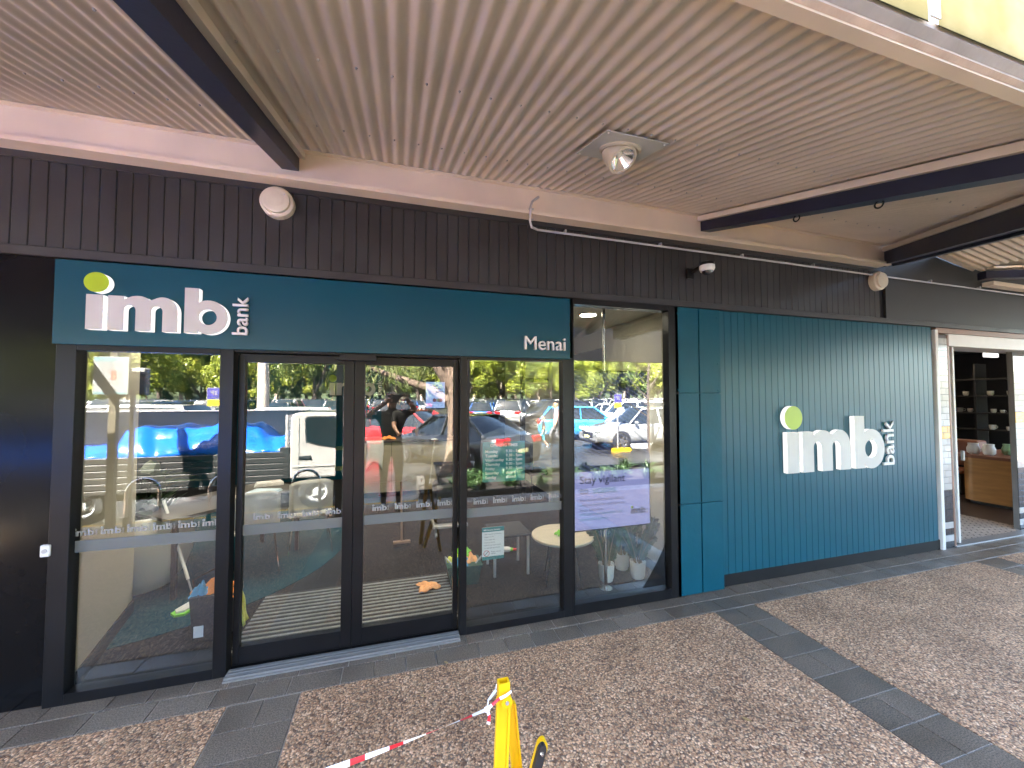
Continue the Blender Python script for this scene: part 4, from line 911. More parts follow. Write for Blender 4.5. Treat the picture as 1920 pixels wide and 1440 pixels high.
# round table and its things
q = G(1055, 1001, .45); rt = thing('round_table', 'low round pale timber table beside the potted plants', 'table', (q.x, q.y, 0))
MB().lathe([(.30, .425), (.305, .43), (.305, .445), (.30, .45)], (q.x, q.y, 0), 48).build('table_top', mat('pale timber', (.50, .43, .33), .4, var=.08, vs=4, stretch=(1, 8, 1)), rt, smooth=True)
for a in (0.4, 2.0, 3.6, 5.1): MB().tube([(q.x+.16*cos(a), q.y+.16*sin(a), .425), (q.x+.24*cos(a), q.y+.24*sin(a), .012)], .009, 8).build('leg', BLACKAL, rt, smooth=True)
lq = G(1049, 1001, .47); cloth('lime_cloth', 'crumpled lime cloth on the low round table', Vector((lq.x, lq.y, .452)), .03, .03, .05, GREENM, 31)
for px, py, lb in ((990, 1076, 'grey steel stool with slim legs left of the round table'),):
    q = G(px, py, .012); st = thing('metal_stool', lb, 'stool', (q.x-.12, q.y+.1, 0))
    for dx, dy in ((0, 0), (-.34, .02), (.0, .34), (-.34, .34)): MB().bbox(q.x+dx-.012, q.x+dx+.012, q.y+dy-.012, q.y+dy+.012, .012, .40, .002).build('leg', GALV, st)
    MB().bbox(q.x-.37, q.x+.03, q.y-.03, q.y+.37, .40, .43, .01).build('seat', mat('dark upholstery', (.02, .02, .022), .7), st)
# potted ZZ plants
ZZ = leaf_mat('waxy green leaf', (.015, .055, .016), (.045, .12, .035), .12, 9); POT = mat('white pot', (.72, .74, .73), .35, var=.02); STEMP = mat('pale stem', (.28, .20, .10), .6)
def zz(loc, label, seed, sc=1.0):
    rnd = random.Random(seed); t = thing('potted_plant', label, 'plant', loc, 'potted plants behind the tall pane')
    pot = MB().lathe([(.055, .0), (.060, .004), (.060, .028), (.068, .030), (.078, .165), (.072, .165), (.070, .14), (.002, .14)], loc, 32).build('pot', POT, t, smooth=True)
    m = MB()
    for i in range(16): m.ball((loc[0]+rnd.uniform(-.05, .05), loc[1]+rnd.uniform(-.05, .05), loc[2]+.146), .012, (1, 1, .6), 5)
    m.build('pebbles', mat('white pebbles', (.66, .62, .56), .6), t, smooth=True, kind='stuff')
    lf = MB(); st = MB()
    for i in range(15):
        a = i*2.4+rnd.uniform(-.3, .3); lean = rnd.uniform(.12, .55); L = rnd.uniform(.30, .46)*sc
        p0 = Vector(loc)+Vector((.03*cos(a), .03*sin(a), .14)); pts = []
        for k in range(7):
            s_ = k/6; pts.append(p0+Vector((cos(a)*lean*L*s_**1.4, sin(a)*lean*L*s_**1.4, L*s_*(1-.10*lean*s_))))
        st.tube(pts, .005, 5, rs=[.0075, .006, .005, .0045, .004, .003, .002])
        for k in range(2, 13):
            s_ = k/12; j = min(5, int(s_*6)); p = pts[j].lerp(pts[min(6, j+1)], s_*6-j); d = (pts[min(6, j+1)]-pts[j]).normalized(); sd_ = d.cross(Vector((sin(a), -cos(a), .1))).normalized()
            for sg in (-1, 1): leafblade(lf, p, (d*.75+sd_*sg*.8+Vector((0, 0, .1))), d.cross(sd_), rnd.uniform(.055, .085)*sc, .016, .1, 3)
        leafblade(lf, pts[-1], pts[-1]-pts[-2], Vector((cos(a), sin(a), 0)), .06, .015, 0, 3)
    st.build('stem', STEMP, t, smooth=True); lf.build('foliage', ZZ, t, smooth=80)
def at(px, py, z=.012): q = G(px, py, z); return (q.x, q.y, z)
zz(at(1137, 1088), 'white potted plant directly behind the screen pole', 1); zz(at(1166, 1066), 'white potted plant at the back of the three pots', 2); zz(at(1196, 1083), 'white potted plant beside the beige wall', 3)
# screen on a pole
DY = .26
po = F(1136, 1098, DY)
SS = mat('brushed stainless', (.60, .58, .55), .22, 1.0, var=.1, vs=60, stretch=(1, 1, 20))
a = F(1071, 693, DY-.02); b = F(1216, 981, DY-.02); SZT, SZB = (F(1216, 697, DY-.02).z+a.z)/2, (b.z+F(1071, 997, DY-.02).z)/2
ds = thing('display_screen', 'portrait display screen on a steel pole warning about scams', 'screen', (po.x, DY, 0))
MB().cyl((po.x, DY, .012), (po.x, DY, 2.66), .016, None, 18).build('pole', SS, ds, smooth=True)
MB().lathe([(.06, .012), (.06, .018), (.02, .022)], (po.x, DY, 0), 28).build('floor_flange', SS, ds, smooth=True)
MB().lathe([(.06, 2.66), (.06, 2.654), (.02, 2.65)], (po.x, DY, 0), 28).build('ceiling_flange', SS, ds, smooth=True)
cs = MB().bbox(a.x, b.x, DY-.055, DY-.019, SZB, SZT, .004).build('bezel', BLACKPL, ds)
def scr_top():
    m, n, l, o = _nm('screen photo of knitted sleeves'); g = n.new('ShaderNodeNewGeometry'); sp = n.new('ShaderNodeSeparateXYZ'); l.new(g.outputs['Position'], sp.inputs[0])
    wv = n.new('ShaderNodeTexWave'); wv.inputs['Scale'].default_value = 9; wv.inputs['Distortion'].default_value = 2.5; mp = n.new('ShaderNodeMapping'); mp.inputs['Rotation'].default_value = (0, radians(60), 0); l.new(g.outputs['Position'], mp.inputs[0]); l.new(mp.outputs[0], wv.inputs['Vector'])
    r = n.new('ShaderNodeValToRGB'); r.color_ramp.elements[0].color = (.012, .016, .03, 1); r.color_ramp.elements[1].color = (.09, .11, .24, 1); l.new(wv.outputs[0], r.inputs[0])
    t = n.new('ShaderNodeTexNoise'); t.inputs['Scale'].default_value = 3.2; l.new(g.outputs['Position'], t.inputs['Vector']); r2 = n.new('ShaderNodeValToRGB'); r2.color_ramp.elements[0].position = .48; r2.color_ramp.elements[1].position = .56; l.new(t.outputs[0], r2.inputs[0])
    mx = n.new('ShaderNodeMix'); mx.data_type = 'RGBA'; l.new(r2.outputs[0], mx.inputs[0]); l.new(r.outputs[0], mx.inputs[6]); mx.inputs[7].default_value = (.02, .016, .018, 1)
    e = n.new('ShaderNodeEmission'); l.new(mx.outputs[2], e.inputs[0]); e.inputs[1].default_value = .10*EK; l.new(e.outputs[0], o.inputs[0]); return m
SF = DY-.0565; zm = F(1145, 882, SF).z; W_ = b.x-a.x
MB().box(a.x+.012, b.x-.012, SF, SF+.001, zm+.0005, SZT-.014).build('screen_photo', scr_top(), ds)
LAV = emit_mat('screen lavender', (.30, .31, .62), .13*EK)
pn = MB().box(a.x+.012, b.x-.012, SF, SF+.001, SZB+.014, zm).build('screen_panel', LAV, ds)
hN = emit_mat('screen navy text', (.006, .008, .03), .1*EK); hT = emit_mat('screen teal text', (.0, .09, .13), .15*EK)
hh = zm-SZB; f_ = lambda v: zm-v*hh
text('lettering', 'Stay vigilant', .185*hh, hN, pn, (a.x+.075*W_, SF-.0008, f_(.20)), bold=.008)
text('lettering', 'to', .185*hh, hN, pn, (a.x+.075*W_, SF-.0008, f_(.375)), bold=.008)
text('lettering', 'scams.', .185*hh, hT, pn, (a.x+.235*W_, SF-.0008, f_(.375)), bold=.008)
text('lettering', 'For more information about\nwhat to look for and how to\nkeep safe, visit:', .074*hh, hN, pn, (a.x+.075*W_, SF-.0008, f_(.50)), line=1.12)
text('lettering', 'imb.com.au/scamwatch OR\nscamwatch.gov.au', .074*hh, hT, pn, (a.x+.075*W_, SF-.0008, f_(.735)), line=1.12)
text('lettering', 'IMB Ltd trading as IMB Bank ABN 92 087 651 974 AFSL/Australian Credit Licence 237 391', .018*hh, hN, pn, (a.x+.045*W_, SF-.0008, f_(.955)))
for k_, me in imb_shapes(.0003).items(): put_me('logo_letter', me, LGREEN if k_ == 'dot' else hN, pn, (a.x+.735*W_, SF-.0006, f_(.78)), scl=.085*hh)
text('logo_letter', 'bank', .038*hh, hN, pn, (a.x+.735*W_+.085*hh*3.95, SF-.0006, f_(.78)), rot2=pi/2, bold=.01)
# wall TV, office partition, back poster
tvb = Vector((2.51, 1.75, 2.05)); tv = thing('wall_television', 'black wall mounted television on the beige side wall', 'television', (2.52, 1.8, 2.2))
MB().bbox(2.49, 2.525, 1.35, 2.25, 2.10, 2.42, .006).build('television_panel', BLACKPL, tv); MB().box(2.526, 2.539, 1.6, 2.0, 2.18, 2.34).build('wall_bracket', BLACKAL, tv)
OY = 3.1; ox = F(980, 800, OY).x; hz = F(1010, 712, OY).z
of = thing('office_partition', 'black framed office partition under a beige bulkhead', 'partition', (ox, OY, 0))
MB().bbox(ox-.035, ox+.035, OY-.04, OY+.04, .012, 2.66, .003).build('post', BLACKAL, of); MB().bbox(ox+.036, 2.54, OY-.04, OY+.04, hz-.04, hz+.02, .003).build('head_rail', BLACKAL, of)
MB().box(ox+.036, 2.539, OY-.02, OY+.02, hz+.021, 2.659).build('beige_bulkhead', BEIGE, of)
bx0 = F(1033, 800, OY-.3).x; MB().box(bx0, bx0+.14, OY-.34, OY-.20, .012, 2.659).build('beige_column', BEIGE, of)
oc = thing('office_chair', 'black upholstered chair inside the dark office', 'chair', (F(1010, 890, 3.6).x, 3.6, 0)); oo = oc.location
BLK = mat('black upholstery', (.012, .012, .014), .6)
MB().bbox(oo.x-.24, oo.x+.24, 3.38, 3.86, .42, .50, .03).build('seat', BLK, oc); MB().bbox(oo.x-.24, oo.x-.18, 3.38, 3.86, .50, 1.0, .02).build('backrest', BLK, oc)
for sx in (-.2, .2):
    for sy in (3.42, 3.82): MB().cyl((oo.x+sx, sy, .42), (oo.x+sx, sy, .012), .016).build('leg', BLK, oc)
pa = F(799, 716, 6.15); pb = F(834, 765, 6.15); ps = thing('scam_poster', 'blue scam poster on the wall behind the counter', 'poster', (pa.x, 6.18, pb.z))
MB().box(pa.x, pb.x, 6.16, 6.195, pb.z, pa.z).build('sheet', emit_mat('poster blue', (.28, .40, .72), .14*EK), ps)
ph_ = pa.z-pb.z; text('lettering', 'Stay\nvigilant\nto scams.', .11*ph_, hN, ps, (pa.x+.12*(pb.x-pa.x)+.1, 6.158, pa.z-.18*ph_), bold=.02, line=1.0)
for sx, c_ in ((.45, (.75, .25, .5)), (.65, (.8, .8, .9)), (.78, (.75, .25, .5))):
    MB().cyl((pa.x+sx*(pb.x-pa.x), 6.158, pb.z+.30*ph_), (pa.x+sx*(pb.x-pa.x), 6.1595, pb.z+.30*ph_), .07*ph_, None, 16).build('printed_shape', mat('poster ink %.2f' % sx, c_, .6), ps)
for bx_ in (1.55, -.30):
    pass
# ================================================================== things on the pavement
YPL = mat('yellow plastic', (.80, .47, .005), .35, var=.06, vs=8, bump=.05)
BY = -1.72
def ext0(p, q):                                       # continue the line p->q down to the pavement
    t = p.z/(p.z-q.z); return p+(q-p)*t
def aframe():
    top = F(944, 1284, BY); t = thing('folding_barrier', 'yellow folding barrier legs with red and white tape tied to the top', 'barrier', (top.x, BY, 0))
    def leg(p0, p1, w_, d_, nm, dx=0, dy=0, m=YPL):
        vs = []
        for p in (p0, p1): vs += [(p.x+dx-w_, p.y+dy-d_, p.z), (p.x+dx+w_, p.y+dy-d_, p.z), (p.x+dx+w_, p.y+dy+d_, p.z), (p.x+dx-w_, p.y+dy+d_, p.z)]
        return MB().add(vs, [(0,3,2,1),(4,5,6,7),(0,1,5,4),(1,2,6,5),(2,3,7,6),(3,0,4,7)]).build(nm, m, t)
    fa_, fb_ = F(944, 1305, BY), ext0(F(944, 1305, BY), F(934, 1440, BY)+Vector((0, -.03, 0)))
    leg(fb_, fa_, .0155, .005, 'front_leg'); leg(fb_, fa_, .0035, .009, 'front_leg_rib', -.0192, -.002); leg(fb_, fa_, .0035, .009, 'front_leg_rib', .0192, -.002)
    ra, rb = F(956, 1318, BY+.02), ext0(F(956, 1318, BY+.02), F(974, 1440, BY+.02)+Vector((0, .05, 0)))
    leg(rb, ra, .0125, .006, 'rear_leg'); leg(rb, ra, .003, .010, 'rear_leg_rib', -.0158, -.001); leg(rb, ra, .003, .010, 'rear_leg_rib', .0158, -.001)
    m = MB(); q = [(-.019, -.014), (.019, -.014), (.019, .014), (-.019, .014)]; zt = F(944, 1276, BY).z; zb_ = fa_.z-.012
    for i in range(4):
        (x0, y0), (x1, y1) = q[i], q[(i+1) % 4]
        m.prism([(top.x+x0, BY+y0), (top.x+x1, BY+y1), (top.x+x1*.74, BY+y1*.74), (top.x+x0*.74, BY+y0*.74)], 'z', zb_, zt)
    m.build('hinge_socket', YPL, t)
    h = F(951, 1318, BY-.02); MB().cyl((h.x, BY-.020, h.z), (h.x, BY+.026, h.z), .019, None, 18).build('hinge_disc', YPL, t, smooth=True)
    MB().cyl((h.x, BY-.0235, h.z), (h.x, BY-.0201, h.z), .006, None, 10).build('hinge_pin', GALV, t)
    leg(Vector((fb_.x, BY, .30)), Vector((fb_.x+.05, BY+.05, .31)), .02, .004, 'spreader')
    return top
top = aframe()
# tape
def tape_mat():
    m, n, l, o = _nm('red and white barrier tape'); b = n.new('ShaderNodeBsdfPrincipled'); l.new(b.outputs[0], o.inputs[0]); b.inputs['Roughness'].default_value = .3
    u = n.new('ShaderNodeUVMap'); sp = n.new('ShaderNodeSeparateXYZ'); l.new(u.outputs[0], sp.inputs[0]); md = n.new('ShaderNodeMath'); md.operation = 'FRACT'; ml = n.new('ShaderNodeMath'); ml.operation = 'MULTIPLY'; ml.inputs[1].default_value = 1.0; l.new(sp.outputs[0], ml.inputs[0]); l.new(ml.outputs[0], md.inputs[0])
    r = n.new('ShaderNodeValToRGB'); r.color_ramp.interpolation = 'CONSTANT'; r.color_ramp.elements[0].color = (.82, .80, .79, 1); r.color_ramp.elements[1].position = .62; r.color_ramp.elements[1].color = (.62, .02, .03, 1); l.new(md.outputs[0], r.inputs[0]); l.new(r.outputs[0], b.inputs['Base Color']); return m
TAPE = tape_mat()
def ribbon(name, pts, w_, twist, parent, pitch=.22, u0=0, n=70):
    pts = [Vector(p) for p in pts]; L = [0]
    for p, q in zip(pts, pts[1:]): L.append(L[-1]+(q-p).length)
    vs = []; us = []
    for i in range(n+1):
        s_ = L[-1]*i/n; j = max(k for k in range(len(pts)-1) if L[k] <= s_+1e-9); t = (s_-L[j])/max(1e-6, L[j+1]-L[j]); c = pts[j].lerp(pts[j+1], t); d = (pts[j+1]-pts[j]).normalized()
        a = d.orthogonal().normalized(); b = d.cross(a); th_ = twist(s_); ww = w_*(.55+.45*abs(cos(3.1*s_+1)))
        v = (a*cos(th_)+b*sin(th_))*ww
        vs += [c-v, c+b*.002, c+v]; us += [s_/pitch+u0]*3
    fs = []
    for i in range(n): k = i*3; fs += [(k, k+1, k+4, k+3), (k+1, k+2, k+5, k+4)]
    o = MB().add(vs, fs).build(name, TAPE, parent, smooth=70); uv = o.data.uv_layers.new(name='UVMap')
    for lp in o.data.loops: uv.data[lp.index].uv = (us[lp.vertex_index], 0)
    return o
kn = F(913, 1330, BY-.04)
end = F(600, 1446, BY-.10); end2 = kn+(end-kn)*1.35
tp = thing('barrier_tape', 'red and white barrier tape stretched from the yellow barrier', 'tape', kn)
mid = (kn+end2)/2+Vector((0, 0, -.015))
curve = [kn.lerp(mid, t).lerp(mid.lerp(end2, t), t) for t in [i/12 for i in range(13)]]
ribbon('stretched_tape', curve, .0085, lambda s_: .7+1.1*sin(2.3*s_)+s_*3.2, tp, .105, .15, 90)
ribbon('tied_loop', [kn, top+Vector((-.022, -.02, -.028)), top+Vector((.0, -.030, -.014)), top+Vector((.022, -.02, -.012))], .006, lambda s_: 6*s_, tp, .09, .4, 24)
ribbon('tied_loop', [kn, kn+Vector((.006, .006, .022)), top+Vector((-.026, .0, -.012)), top+Vector((-.022, .008, .002))], .008, lambda s_: 9*s_, tp, .3, .0, 20)
ribbon('loose_end', [kn, kn+Vector((.006, -.01, -.016)), kn+Vector((.002, -.012, -.038))], .007, lambda s_: 30*s_, tp, .05, .3, 10)
MB().ball(kn, .011, (1, .8, .8), 6).build('knot', mat('tape white', (.8, .78, .77), .35), tp, smooth=True)
# second barrier folded, its rounded black end showing
BZ = -1.70; e = F(1018, 1392, BZ); bt = thing('folded_barrier', 'yellow barrier arm with a rounded black capped end leaning on the pavement', 'barrier', (e.x, BZ, 0))
dr = Vector((-.30, 0, -.95)).normalized(); pr2 = Vector((dr.z, 0, -dr.x)).normalized()
def arm(off, w_, y0, y1, L, m, nm):
    c0 = e+pr2*off; pl_ = []
    for q in arc(0, 0, w_, w_*1.5, 0, 180, 12): pl_.append(c0+pr2*(-q[0])-dr*(q[1]-w_*1.5))
    pl_ += [c0+pr2*w_+dr*L, c0-pr2*w_+dr*L]
    MB().prism([(q.x, q.z) for q in pl_], 'y', y0, y1).build(nm, m, bt)
LA = (e.z-.004)/(-dr.z); arm(.0, .0155, BZ-.012, BZ+.004, LA, mat('black rubber', (.02, .02, .022), .4, bump=.1), 'black_arm')
arm(-.010, .017, BZ+.005, BZ+.030, LA, YPL, 'yellow_arm')
q = e+dr*.028; MB().cyl((q.x, BZ-.0121, q.z), (q.x, BZ-.018, q.z), .007, .004, 12).build('rivet', CHROME, bt, smooth=True)
fl_ = MB().add([(x_, y_, .0-.0) for x_, y_ in ((0,0),)], []) if False else None
# fallen leaves
for px, py, s_ in ((833, 1240, .03), (1392, 1345, .035), (790, 1302, .02)):
    q = G(px, py, .006); m = MB(); leafblade(m, Vector((q.x, q.y, .006)), Vector((.6, -.8, .08)), Vector((0, 0, 1)), s_*1.3, s_*.3, .1)
    tag(m.build('fallen_leaf', leaf_mat('dry leaf', (.30, .18, .06), (.42, .30, .14), .2) if 'dry leaf' not in MATS else MATS['dry leaf'], None), 'small dry leaf fallen on the pavement', 'leaf', 'fallen leaves')
# ================================================================== people
def human(name, label, J, regions, mats, loc=(0,0,0), rz=0, hands=(), group=None, hair=None, sc=1.0):
    """J: joint -> (x,y,z,r); one skinned surface, coloured by the limb each face lies on"""
    names = list(J); idx = {n_: i for i, n_ in enumerate(names)}
    E = [('pelvis','waist'),('waist','chest'),('chest','neck0'),('neck0','neck'),('neck','head'),('head','crown'),('chest','shL'),('shL','elL'),('elL','wrL'),('wrL','paL'),('chest','shR'),('shR','elR'),('elR','wrR'),('wrR','paR'),('pelvis','hiL'),('hiL','knL'),('knL','anL'),('anL','toL'),('pelvis','hiR'),('hiR','knR'),('knR','anR'),('anR','toR')]
    me = bpy.data.meshes.new('tmp_skin'); me.from_pydata([J[n_][:3] for n_ in names], [(idx[a], idx[b]) for a, b in E], [])
    o = bpy.data.objects.new('tmp_skin', me); COL.objects.link(o)
    o.modifiers.new('s', 'SKIN').use_smooth_shade = True
    sv = me.skin_vertices[0].data
    for n_ in names: r = J[n_][3]; sv[idx[n_]].radius = (r, r*(.78 if n_ in ('chest', 'waist', 'pelvis') else 1)); sv[idx[n_]].use_root = (n_ == 'pelvis')
    o.modifiers.new('b', 'SUBSURF').levels = 2; o.modifiers['b'].render_levels = 2
    dg = bpy.context.evaluated_depsgraph_get(); m2 = bpy.data.meshes.new_from_object(o.evaluated_get(dg)); bpy.data.objects.remove(o)
    mb = MB(); mb.v = [v.co[:] for v in m2.vertices]; mb.f = [list(p.vertices) for p in m2.polygons]
    P = {n_: Vector(J[n_][:3]) for n_ in names}
    for p in m2.polygons:
        c = p.center; best = (9, 0)
        for a, b in E:
            A, B = P[a], P[b]; ab = B-A; t = max(0, min(1, (c-A).dot(ab)/max(1e-9, ab.length_squared))); d = (c-(A+ab*t)).length/(.5*(J[a][3]+J[b][3]))
            if d < best[0]: best = (d, regions.get((a, b), regions.get(b, 0)) if not callable(regions.get((a, b))) else regions[(a, b)](t))
        mb.mi.append(best[1])
    sk = regions['skin']
    for (pa, wr, sgn, curl) in hands:
        A, B = P[pa], P[wr]; d = (A-B).normalized(); s_ = d.cross(Vector((0, 1, 0.01))).normalized()*sgn; dn_ = s_.cross(d).normalized()
        for k, (off, L) in enumerate(((-.028, .062), (-.010, .074), (.010, .070), (.028, .056))):
            mb.cur = sk; q = A+s_*off+d*.02; mb.tube([q, q+d*L*.5+dn_*curl*.3*L, q+d*L*.75+dn_*curl*.9*L, q+d*L*.7+dn_*curl*1.3*L], .008, 6, rs=[.0095, .009, .008, .006])
        q = B.lerp(A, .6); mb.tube([q, q-s_*.045+d*.02, q-s_*.055+d*.05+dn_*.02], .009, 6, rs=[.012, .010, .008])
    t = thing(name, label, 'person', (0,0,0), group)
    mb.cur = 0; mb.build('body', mats, t, smooth=80)
    h = P['head']; r = J['head'][3]
    mb = MB(); mb.ball(h+Vector((0, r*.96, -r*.15)), r*.16, (.7, 1, 1.1), 6); mb.build('nose', mats[sk], t, smooth=True)
    for s_ in (-1, 1):
        MB().ball(h+Vector((s_*r*.36, r*.84, r*.10)), r*.13, n=6).build('eye', INK, t, smooth=True)
        MB().ball(h+Vector((s_*r*1.02, 0, -.02)), r*.26, (.35, .8, 1.2), 6).build('ear', mats[sk], t, smooth=True)
    MB().ball(h+Vector((0, r*.90, -r*.48)), r*.2, (1.4, .4, .3), 6).build('mouth', mat('lip', (.30, .10, .08), .5), t, smooth=True)
    if hair:
        MB().ball(h+Vector((0, -r*.16, r*.30)), r*1.10, (1, 1.02, 1.0), 10).build('hair', hair, t, smooth=True)
    t.location = loc; t.rotation_euler = (0, 0, rz)
    if sc != 1.0: t.scale = (sc,)*3
    return t
SKIN = mat('skin', (.48, .27, .19), .5, var=.06); SKIN2 = mat('tanned skin', (.36, .19, .12), .5, var=.06); BLKT = mat('black t-shirt', (.010, .010, .012), .85, bump=.3, bs=30); NVY = mat('dark trousers', (.02, .022, .03), .8); PINK = mat('pale pink top', (.70, .52, .54), .8); AQUA = mat('aqua shorts', (.04, .42, .55), .7); HAIR = mat('dark brown hair', (.02, .014, .01), .6); FAIR = mat('fair hair', (.34, .20, .10), .6); SHOE = mat('white shoe', (.7, .7, .7), .6); GREY = mat('grey leggings', (.14, .14, .15), .8)
def base_J(s=1.0): return {'pelvis': (0,0,.96,.150), 'waist': (0,0,1.12,.135), 'chest': (0,0,1.36,.165), 'neck0': (0,-.01,1.50,.075), 'neck': (0,.01,1.56,.058), 'head': (0,.03,1.67,.098), 'crown': (0,.02,1.75,.075),
    'shL': (-.19,0,1.45,.068), 'elL': (-.25,-.03,1.17,.046), 'wrL': (-.26,.06,.93,.032), 'paL': (-.26,.08,.87,.036), 'shR': (.19,0,1.45,.068), 'elR': (.25,-.03,1.17,.046), 'wrR': (.26,.06,.93,.032), 'paR': (.26,.08,.87,.036),
    'hiL': (-.10,0,.90,.105), 'knL': (-.11,.02,.50,.062), 'anL': (-.11,-.02,.09,.042), 'toL': (-.12,.14,.04,.040), 'hiR': (.10,0,.90,.105), 'knR': (.11,.02,.50,.062), 'anR': (.11,-.02,.09,.042), 'toR': (.12,.14,.04,.040)}
RG_ = {'skin': 0, ('neck','head'): 0, ('head','crown'): 0, ('neck0','neck'): 0, ('chest','neck0'): 1, ('pelvis','waist'): 1, ('waist','chest'): 1, ('chest','shL'): 1, ('chest','shR'): 1,
   ('shL','elL'): lambda t: 1 if t < .72 else 0, ('shR','elR'): lambda t: 1 if t < .72 else 0, ('elL','wrL'): 0, ('elR','wrR'): 0, ('wrL','paL'): 0, ('wrR','paR'): 0,
   ('pelvis','hiL'): 2, ('pelvis','hiR'): 2, ('hiL','knL'): 2, ('hiR','knR'): 2, ('knL','anL'): 2, ('knR','anR'): 2, ('anL','toL'): 3, ('anR','toR'): 3}
# the person taking the picture, phone held up
J = base_J(); K = 1.045
J = {k: (v[0]*K, v[1]*K, v[2]*K, v[3]*K) for k, v in J.items()}
PX, PYY = -.09, -3.42
def W(x, y, z, r): return (x-PX, y-PYY, z, r)
J['elL'] = W(-.46, -3.20, 1.50, .048); J['wrL'] = W(-.150, -3.16, 1.735, .034); J['paL'] = W(-.110, -3.135, 1.785, .036)
J['elR'] = W(.27, -3.20, 1.60, .048); J['wrR'] = W(.150, -3.16, 1.745, .034); J['paR'] = W(.110, -3.135, 1.79, .036)
human('person', 'person in a black t-shirt holding up a phone with both hands', J, RG_, [SKIN, BLKT, NVY, SHOE], (PX, PYY, 0), 0, (('paL', 'wrL', 1, .2), ('paR', 'wrR', 1, .2)), hair=HAIR)
fn_ = thing('phone', 'dark phone held up in front of the face of the person in black', 'phone', (0, -3.095, 1.79))
MB().bbox(-.078, .078, -3.100, -3.091, 1.752, 1.828, .003).build('case', BLACKPL, fn_); MB().bbox(-.072, -.036, -3.0905, -3.087, 1.788, 1.824, .002).build('lens_island', BLACKAL, fn_)
# cleaner behind the counter
J = base_J(); J['elR'] = (.20, .18, 1.20, .046); J['wrR'] = (.12, .36, 1.08, .032); J['paR'] = (.11, .42, 1.06, .036)
cx_ = F(748, 815, 5.25).x
human('person', 'worker in black behind the counter resting one hand on its top', {k: (v[0], -v[1] if False else v[1], v[2], v[3]) for k, v in J.items()}, RG_, [SKIN, BLKT, NVY, SHOE], (cx_+.1, 5.28, .006), pi, (('paR', 'wrR', 1, .2),), hair=HAIR)
# ================================================================== garden bed and trees by the kerb
SOIL = mat('bark mulch', (.012, .008, .006), .95, var=.4, vs=25, bump=1.0, bs=40); STN = mat('dark stone edging', (.06, .055, .05), .7, var=.2, bump=.3)
gb = struct(MB().box(.55, 9.0, -5.6, -3.95, -.14, .02).build('garden_bed', SOIL))
for (x0, x1, y0, y1) in ((.40, 9.15, -3.96, -3.935), (.40, .55, -5.7, -3.96), (9.0, 9.15, -5.7, -3.96), (.55, 9.0, -5.7, -5.6)): MB().bbox(x0, x1, y0, y1, -.13, .10, .01).build('edging_stone', STN, gb)
STRAP = leaf_mat('strappy leaf', (.02, .05, .015), (.06, .11, .03), .2, 5)
rnd = random.Random(11); proto = None
def tuft(seed):
    r_ = random.Random(seed); mb = MB()
    for i in range(60):
        a = r_.uniform(0, 2*pi); e_ = r_.uniform(.7, 1.45); leafblade(mb, Vector((r_.uniform(-.05, .05), r_.uniform(-.05, .05), 0)), Vector((cos(a)*cos(e_), sin(a)*cos(e_), sin(e_))), Vector((-sin(a), cos(a), 0)).cross(Vector((cos(a)*cos(e_), sin(a)*cos(e_), sin(e_)))), r_.uniform(.3, .55), .010, .5, 4)
    return mesh_of(mb, 'tuft', STRAP, 80)
tm = [tuft(i) for i in range(3)]
for i in range(48):
    x, y = rnd.uniform(.7, 8.8), rnd.uniform(-5.5, -4.1)
    o = bpy.data.objects.new('grass_tuft', tm[i % 3]); COL.objects.link(o); o.location = (x, y, .02); o.rotation_euler = (0, 0, rnd.uniform(0, 6)); o.scale = (rnd.uniform(.8, 1.3),)*3
    tag(o, 'strappy dark green tuft in the kerbside garden bed', 'plant', 'strappy tufts in the garden bed')
BARK = mat('brown scaly bark', (.13, .09, .065), .9, var=.45, vs=14, bump=1.0, bs=30); GUM = mat('pale gum bark', (.50, .41, .33), .8, var=.30, vs=5, bump=.5, bs=12, stretch=(1, 1, .25)); DBARK = mat('dark bark', (.06, .045, .035), .9, var=.3, vs=6, bump=.6)
LY = leaf_mat('sunny yellow green leaf', (.15, .20, .018), (.32, .34, .04), .35, .9); LG = leaf_mat('mid green leaf', (.07, .12, .02), (.19, .23, .04), .32, .7); LD = leaf_mat('deep green leaf', (.03, .058, .016), (.10, .135, .034), .25, .6); LO = leaf_mat('olive green leaf', (.09, .11, .04), (.22, .23, .08), .3, .7)
tr_ = RG(858, 890); tr_.z = 0
bt_ = thing('kerb_tree', 'thick brown trunked tree with spreading branches in the kerbside bed', 'tree', (tr_.x, tr_.y, .02))
tx_, ty_ = tr_.x, tr_.y
MB().tube([(tx_-.03, ty_, .0), (tx_, ty_, .3), (tx_+.02, ty_, .9), (tx_+.02, ty_, 1.6), (tx_+.0, ty_, 2.3), (tx_+.05, ty_, 3.4), (tx_+.2, ty_-.1, 5)], .3, 14, rs=[.40, .30, .25, .25, .28, .24, .18]).build('trunk', BARK, bt_, smooth=True)
lm = MB(); lm.tube([(tx_-.1, ty_, 1.9), (tx_-.35, ty_+.05, 2.35), (tx_-.7, ty_, 2.9), (tx_-1.4, ty_, 3.8)], .13, 10, rs=[.15, .14, .12, .07]); lm.tube([(tx_-.12, ty_-.1, 1.62), (tx_-.6, ty_-.35, 2.0), (tx_-1.2, ty_-.6, 2.20), (tx_-2.0, ty_-.8, 2.5)], .1, 10, rs=[.12, .10, .085, .05]); lm.tube([(tx_+.1, ty_, 2.6), (tx_+.7, ty_-.1, 3.3), (tx_+1.6, ty_, 4.2)], .11, 8, rs=[.13, .11, .06])
lm.build('limb', BARK, bt_, smooth=True)
mb = MB(); r_ = random.Random(3)
